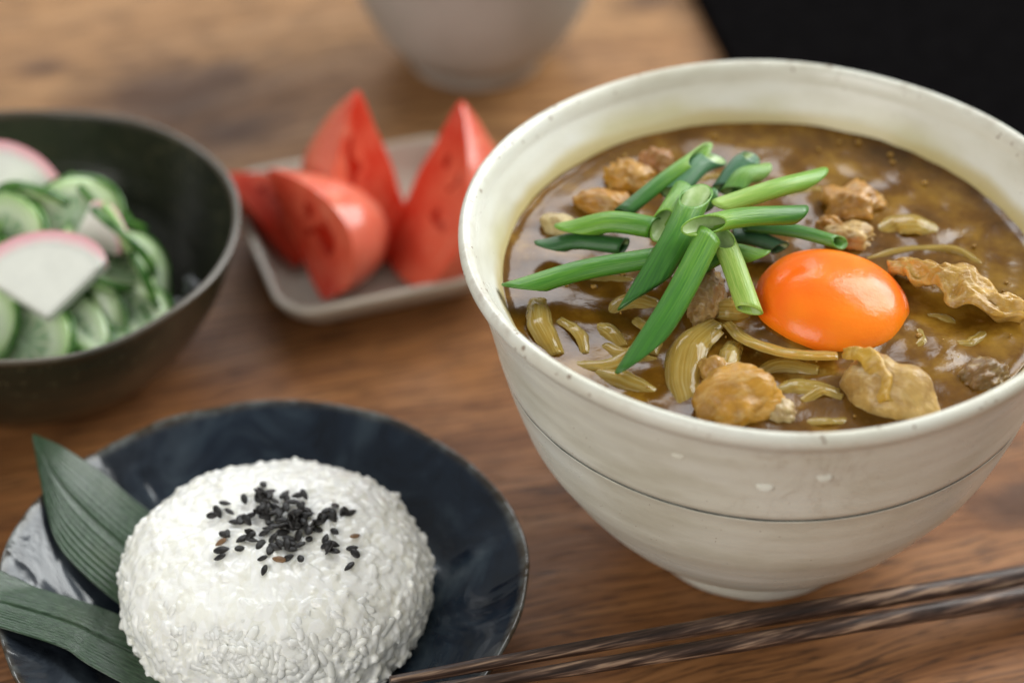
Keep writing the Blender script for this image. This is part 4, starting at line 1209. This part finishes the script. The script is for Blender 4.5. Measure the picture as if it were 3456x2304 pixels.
# front one: corner towards the viewer, pink arc at the back, tilted up towards the lens
fishcake((-0.1213,0.4738,0.0400), 0.0240, 50, 150, 0.0060, (34, 4, 0), 'large white fishcake wedge with pink arc lying in front of the salad')
fishcake((-0.1440,0.5130,0.0425), 0.0235, 12, 100, 0.0060, (40, 0, 0), 'fishcake slice with pink top leaning at the left behind the salad')
fishcake((-0.1290,0.5130,0.0380), 0.0150, 30, 80, 0.0040, (66, 0, -20), 'fishcake slice showing only a pink sliver at the top of the salad')
fishcake((-0.1200,0.5030,0.0415), 0.0165, 14, 80, 0.0040, (54, 8, -22), 'fishcake slice with a pink corner right of the seedy cucumber slice')

def seaweed(pts, w, label):
    o = bm_obj('seaweed_strand', strip_bm(pts, w, 0.0010, 0.3, 0, crumple=0.001, seed=len(label)), MT['weed'])
    tag(o, label, 'seaweed', 'black seaweed beside the cucumber')
seaweed([(-0.0935,0.4975,0.0265),(-0.0900,0.4940,0.0310),(-0.0890,0.4890,0.0280)], [0.003,0.005,0.003], 'black seaweed strand on the right wall below the cucumber')
seaweed([(-0.0960,0.4920,0.0240),(-0.0915,0.4895,0.0275),(-0.0930,0.4850,0.0240)], [0.003,0.006,0.003], 'crumpled black seaweed near the right front of the salad')
seaweed([(-0.0880,0.5020,0.0330),(-0.0870,0.4975,0.0340),(-0.0885,0.4930,0.0310)], [0.003,0.005,0.003], 'black seaweed strand topmost on the right wall')

# ------------------------------------------------------------------ tomato dish
def build_tray():
    ang = R_(19.0)
    root = empty('square_dish', 'small square beige dish holding the tomato wedges', 'dish', (-0.0412, 0.5535, 0))
    root.rotation_euler = (0, 0, ang)
    def rect(h, rc, z, n=10):
        pts = []
        for cx, cy, a0 in ((1, 1, 0), (-1, 1, 90), (-1, -1, 180), (1, -1, 270)):
            for k in range(n + 1):
                a = R_(a0 + 90 * k / n)
                pts.append(((h - rc) * cx + rc * math.cos(a), (h - rc) * cy + rc * math.sin(a), z))
        # sides bulge a little
        return [(x * (1 + 0.035 * (1 - min(1, abs(y) / h) ** 2)), y * (1 + 0.035 * (1 - min(1, abs(x) / h) ** 2)), zz) for x, y, zz in pts]
    def loft(layers):
        bm = bmesh.new(); rs = [[bm.verts.new(p) for p in l] for l in layers]
        for A, B in zip(rs, rs[1:]):
            for k in range(len(A)):
                j = (k + 1) % len(A)
                bm.faces.new((A[k], A[j], B[j], B[k]))
        bm.faces.new(rs[-1]); bm.faces.new(rs[0])
        return bm
    L = [rect(0.0240, 0.006, 0.0025), rect(0.0290, 0.007, 0.0042), rect(0.0335, 0.009, 0.0090), rect(0.0362, 0.010, 0.0138), rect(0.0366, 0.010, 0.0147), rect(0.0362, 0.010, 0.0153), rect(0.0350, 0.0095, 0.0155), rect(0.0342, 0.0092, 0.0149), rect(0.0318, 0.008, 0.0098), rect(0.0285, 0.007, 0.0068), rect(0.0240, 0.006, 0.0058)]
    bm_obj('dish_body', loft(L), MT['tray'], root)
    bm_obj('foot', loft([rect(0.0225, 0.006, 0.0), rect(0.0230, 0.006, 0.0008), rect(0.0240, 0.006, 0.0030)]), MT['trayedge'], root)
build_tray()

def tomato(base, tip, ridge, w, depth, label, seed, sides=(-1, 1), span=(0.22, 0.56, 0.20, 0.58)):
    """wedge: core edge from base to tip, two cut faces opening towards `ridge` reversed; skin on the far side"""
    base, tip = Vector(base), Vector(tip)
    ax = (tip - base); L = ax.length; ax.normalize()
    rd = Vector(ridge); rd = (rd - ax * rd.dot(ax)).normalized()   # direction in which the core edge looks
    sd = ax.cross(rd).normalized()
    rot = Matrix((sd, -rd, ax)).transposed().to_4x4()
    rot.translation = base
    root = empty('tomato_wedge', label, 'tomato', (0, 0, 0), 'peeled tomato wedges on the beige dish')
    root.matrix_world = rot
    hw = R_(w / 2)
    nt, nph = 30, 18
    def prof(t):   # radius of the fruit along its axis, 0..1
        return depth * (math.sin(PI * t ** 0.72) ** (0.42 + 0.42 * t))
    # closed wedge of flesh
    def section(t, inset=0.0, n=nph):
        r = prof(t); core = -0.06 * r
        pts = [Vector((0, core + 0.0, L * t))]
        for k in range(n + 1):
            a = -hw + 2 * hw * k / n
            pts.append(Vector((r * math.sin(a), r * math.cos(a), L * t)))
        return pts
    bm = bmesh.new(); rows = []
    for i in range(nt + 1):
        t = 0.012 + 0.976 * i / nt
        sec = section(t)
        row = []
        for k, p in enumerate(sec):
            q = p + Vector((noise.noise(p * 90 + Vector((seed, 0, 0))), noise.noise(p * 90 + Vector((0, seed, 5))), 0)) * 0.0006
            row.append(bm.verts.new(q))
        rows.append(row)
    n = len(rows[0])
    for A, B in zip(rows, rows[1:]):
        for k in range(n):
            j = (k + 1) % n
            f = bm.faces.new((A[k], A[j], B[j], B[k]))
            f.material_index = 1 if 1 <= k < n - 1 else 0
    bm.faces.new(rows[0][::-1]); bm.faces.new(rows[-1])
    me = bpy.data.meshes.new('flesh'); bmesh.ops.recalc_face_normals(bm, faces=bm.faces)
    for e in bm.edges:
        if len(e.link_faces) == 2 and e.calc_face_angle(0) > 0.75: e.smooth = False
    bm.to_mesh(me); bm.free()
    me.polygons.foreach_set('use_smooth', [True] * len(me.polygons))
    me.materials.append(MT['tomato']); me.materials.append(MT['tomskin'])
    link('flesh', me, None, root)
    # wet seed pulp bulging from each cut face
    for s in sides:
        bm = bmesh.new(); P = []
        for i in range(15):
            t = span[0] + span[1] * i / 14
            row = []
            for k in range(11):
                u = span[2] + span[3] * k / 10
                r = prof(t) * u
                fall = math.sin(PI * i / 14) ** 0.5 * math.sin(PI * k / 10) ** 0.5
                p = Vector((s * r * math.sin(hw), r * math.cos(hw), L * t))
                nrm = Vector((s * math.cos(hw), -math.sin(hw), 0))
                d = -0.0003 + 0.0012 * fall * (0.7 + 0.8 * noise.noise(p * 260 + Vector((seed, s, 0))))
                row.append(bm.verts.new(p + nrm * d))
            P.append(row)
        for A, B in zip(P, P[1:]):
            for k in range(10): bm.faces.new((A[k], A[k + 1], B[k + 1], B[k]))
        bm_obj('seed_pulp', bm, MT['pulp'], root)
    return root
tomato((-0.0375,0.5430,0.0085), (-0.0145,0.5545,0.0565), (-0.66,0.10,0.0), 106, 0.0300, 'tall tomato wedge at the right of the dish, dark cut face to the left', 1, (1,), (0.06, 0.84, 0.05, 0.76))
tomato((-0.0300,0.5540,0.0075), (-0.0438,0.5575,0.0580), (0.72,0.05,0.0), 108, 0.0275, 'tall tomato wedge at the back of the dish, dark cut face turned right', 2, (-1,), (0.06, 0.80, 0.05, 0.72))
tomato((-0.0530,0.5205,0.0100), (-0.0698,0.5430,0.0405), (-0.86,0.02,0.0), 104, 0.0250, 'plump tomato wedge across the front of the dish, tip up to the left', 3, (1,), (0.12, 0.72, 0.06, 0.70))
tomato((-0.0625,0.5400,0.0080), (-0.0850,0.5573,0.0290), (-0.55,-0.20,0.6), 96, 0.0175, 'low tomato wedge at the left of the dish, half hidden by the front one', 4, (1,))

# ------------------------------------------------------------------ cup behind
def build_cup():
    root = empty('greige_cup', 'plain greige ceramic cup out of focus behind the tomatoes', 'cup', (-0.0125, 0.6690, 0))
    prof = [(0.0, 0.0030), (0.018, 0.0030), (0.0195, 0.0), (0.0220, 0.0), (0.0228, 0.0020), (0.0240, 0.0052), (0.0290, 0.0100), (0.0345, 0.0180), (0.0395, 0.0300), (0.0432, 0.0440), (0.0460, 0.0600), (0.0480, 0.0780), (0.0485, 0.0840), (0.0478, 0.0850), (0.0470, 0.0840), (0.0440, 0.0600), (0.0400, 0.0380), (0.0330, 0.0220), (0.0200, 0.0120), (0.0, 0.0110)]
    p = [(max(0, q[0]), q[1]) for q in crom(prof, 4)]
    p[0] = (0.0, 0.0030); p[-1] = (0.0, 0.0110)
    bm_obj('body', lathe_bm(p, 96), MT['cup'], root)
build_cup()

# ------------------------------------------------------------------ black board
def build_board():
    bm = bmesh.new()
    w, d, h, rc = 0.46, 0.50, 0.006, 0.006
    def ring(inset, z):
        out = []
        for cx, cy, a0 in ((w, d, 0), (0, d, 90), (0, 0, 180), (w, 0, 270)):
            sx = -1 if cx else 1; sy = -1 if cy else 1
            for k in range(7):
                a = R_(a0 + 15 * k)
                out.append(bm.verts.new((cx + sx * (rc + inset) + rc * math.cos(a), cy + sy * (rc + inset) + rc * math.sin(a), z)))
        return out
    rs = [ring(0.0006, 0.0), ring(0.0, 0.0008), ring(0.0, h - 0.001), ring(0.0008, h)]
    for A, B in zip(rs, rs[1:]):
        for k in range(len(A)):
            j = (k + 1) % len(A)
            bm.faces.new((A[k], A[j], B[j], B[k]))
    bm.faces.new(rs[-1]); bm.faces.new(rs[0])
    o = bm_obj('black_board', bm, MT['pot'], smooth=False)
    o.location = (0.0925, 0.5600, 0.0)
    o.rotation_euler = (0, 0, R_(11.5))
    tag(o, 'flat matte black board lying on the table behind the cream bowl at top right', 'board')
build_board()
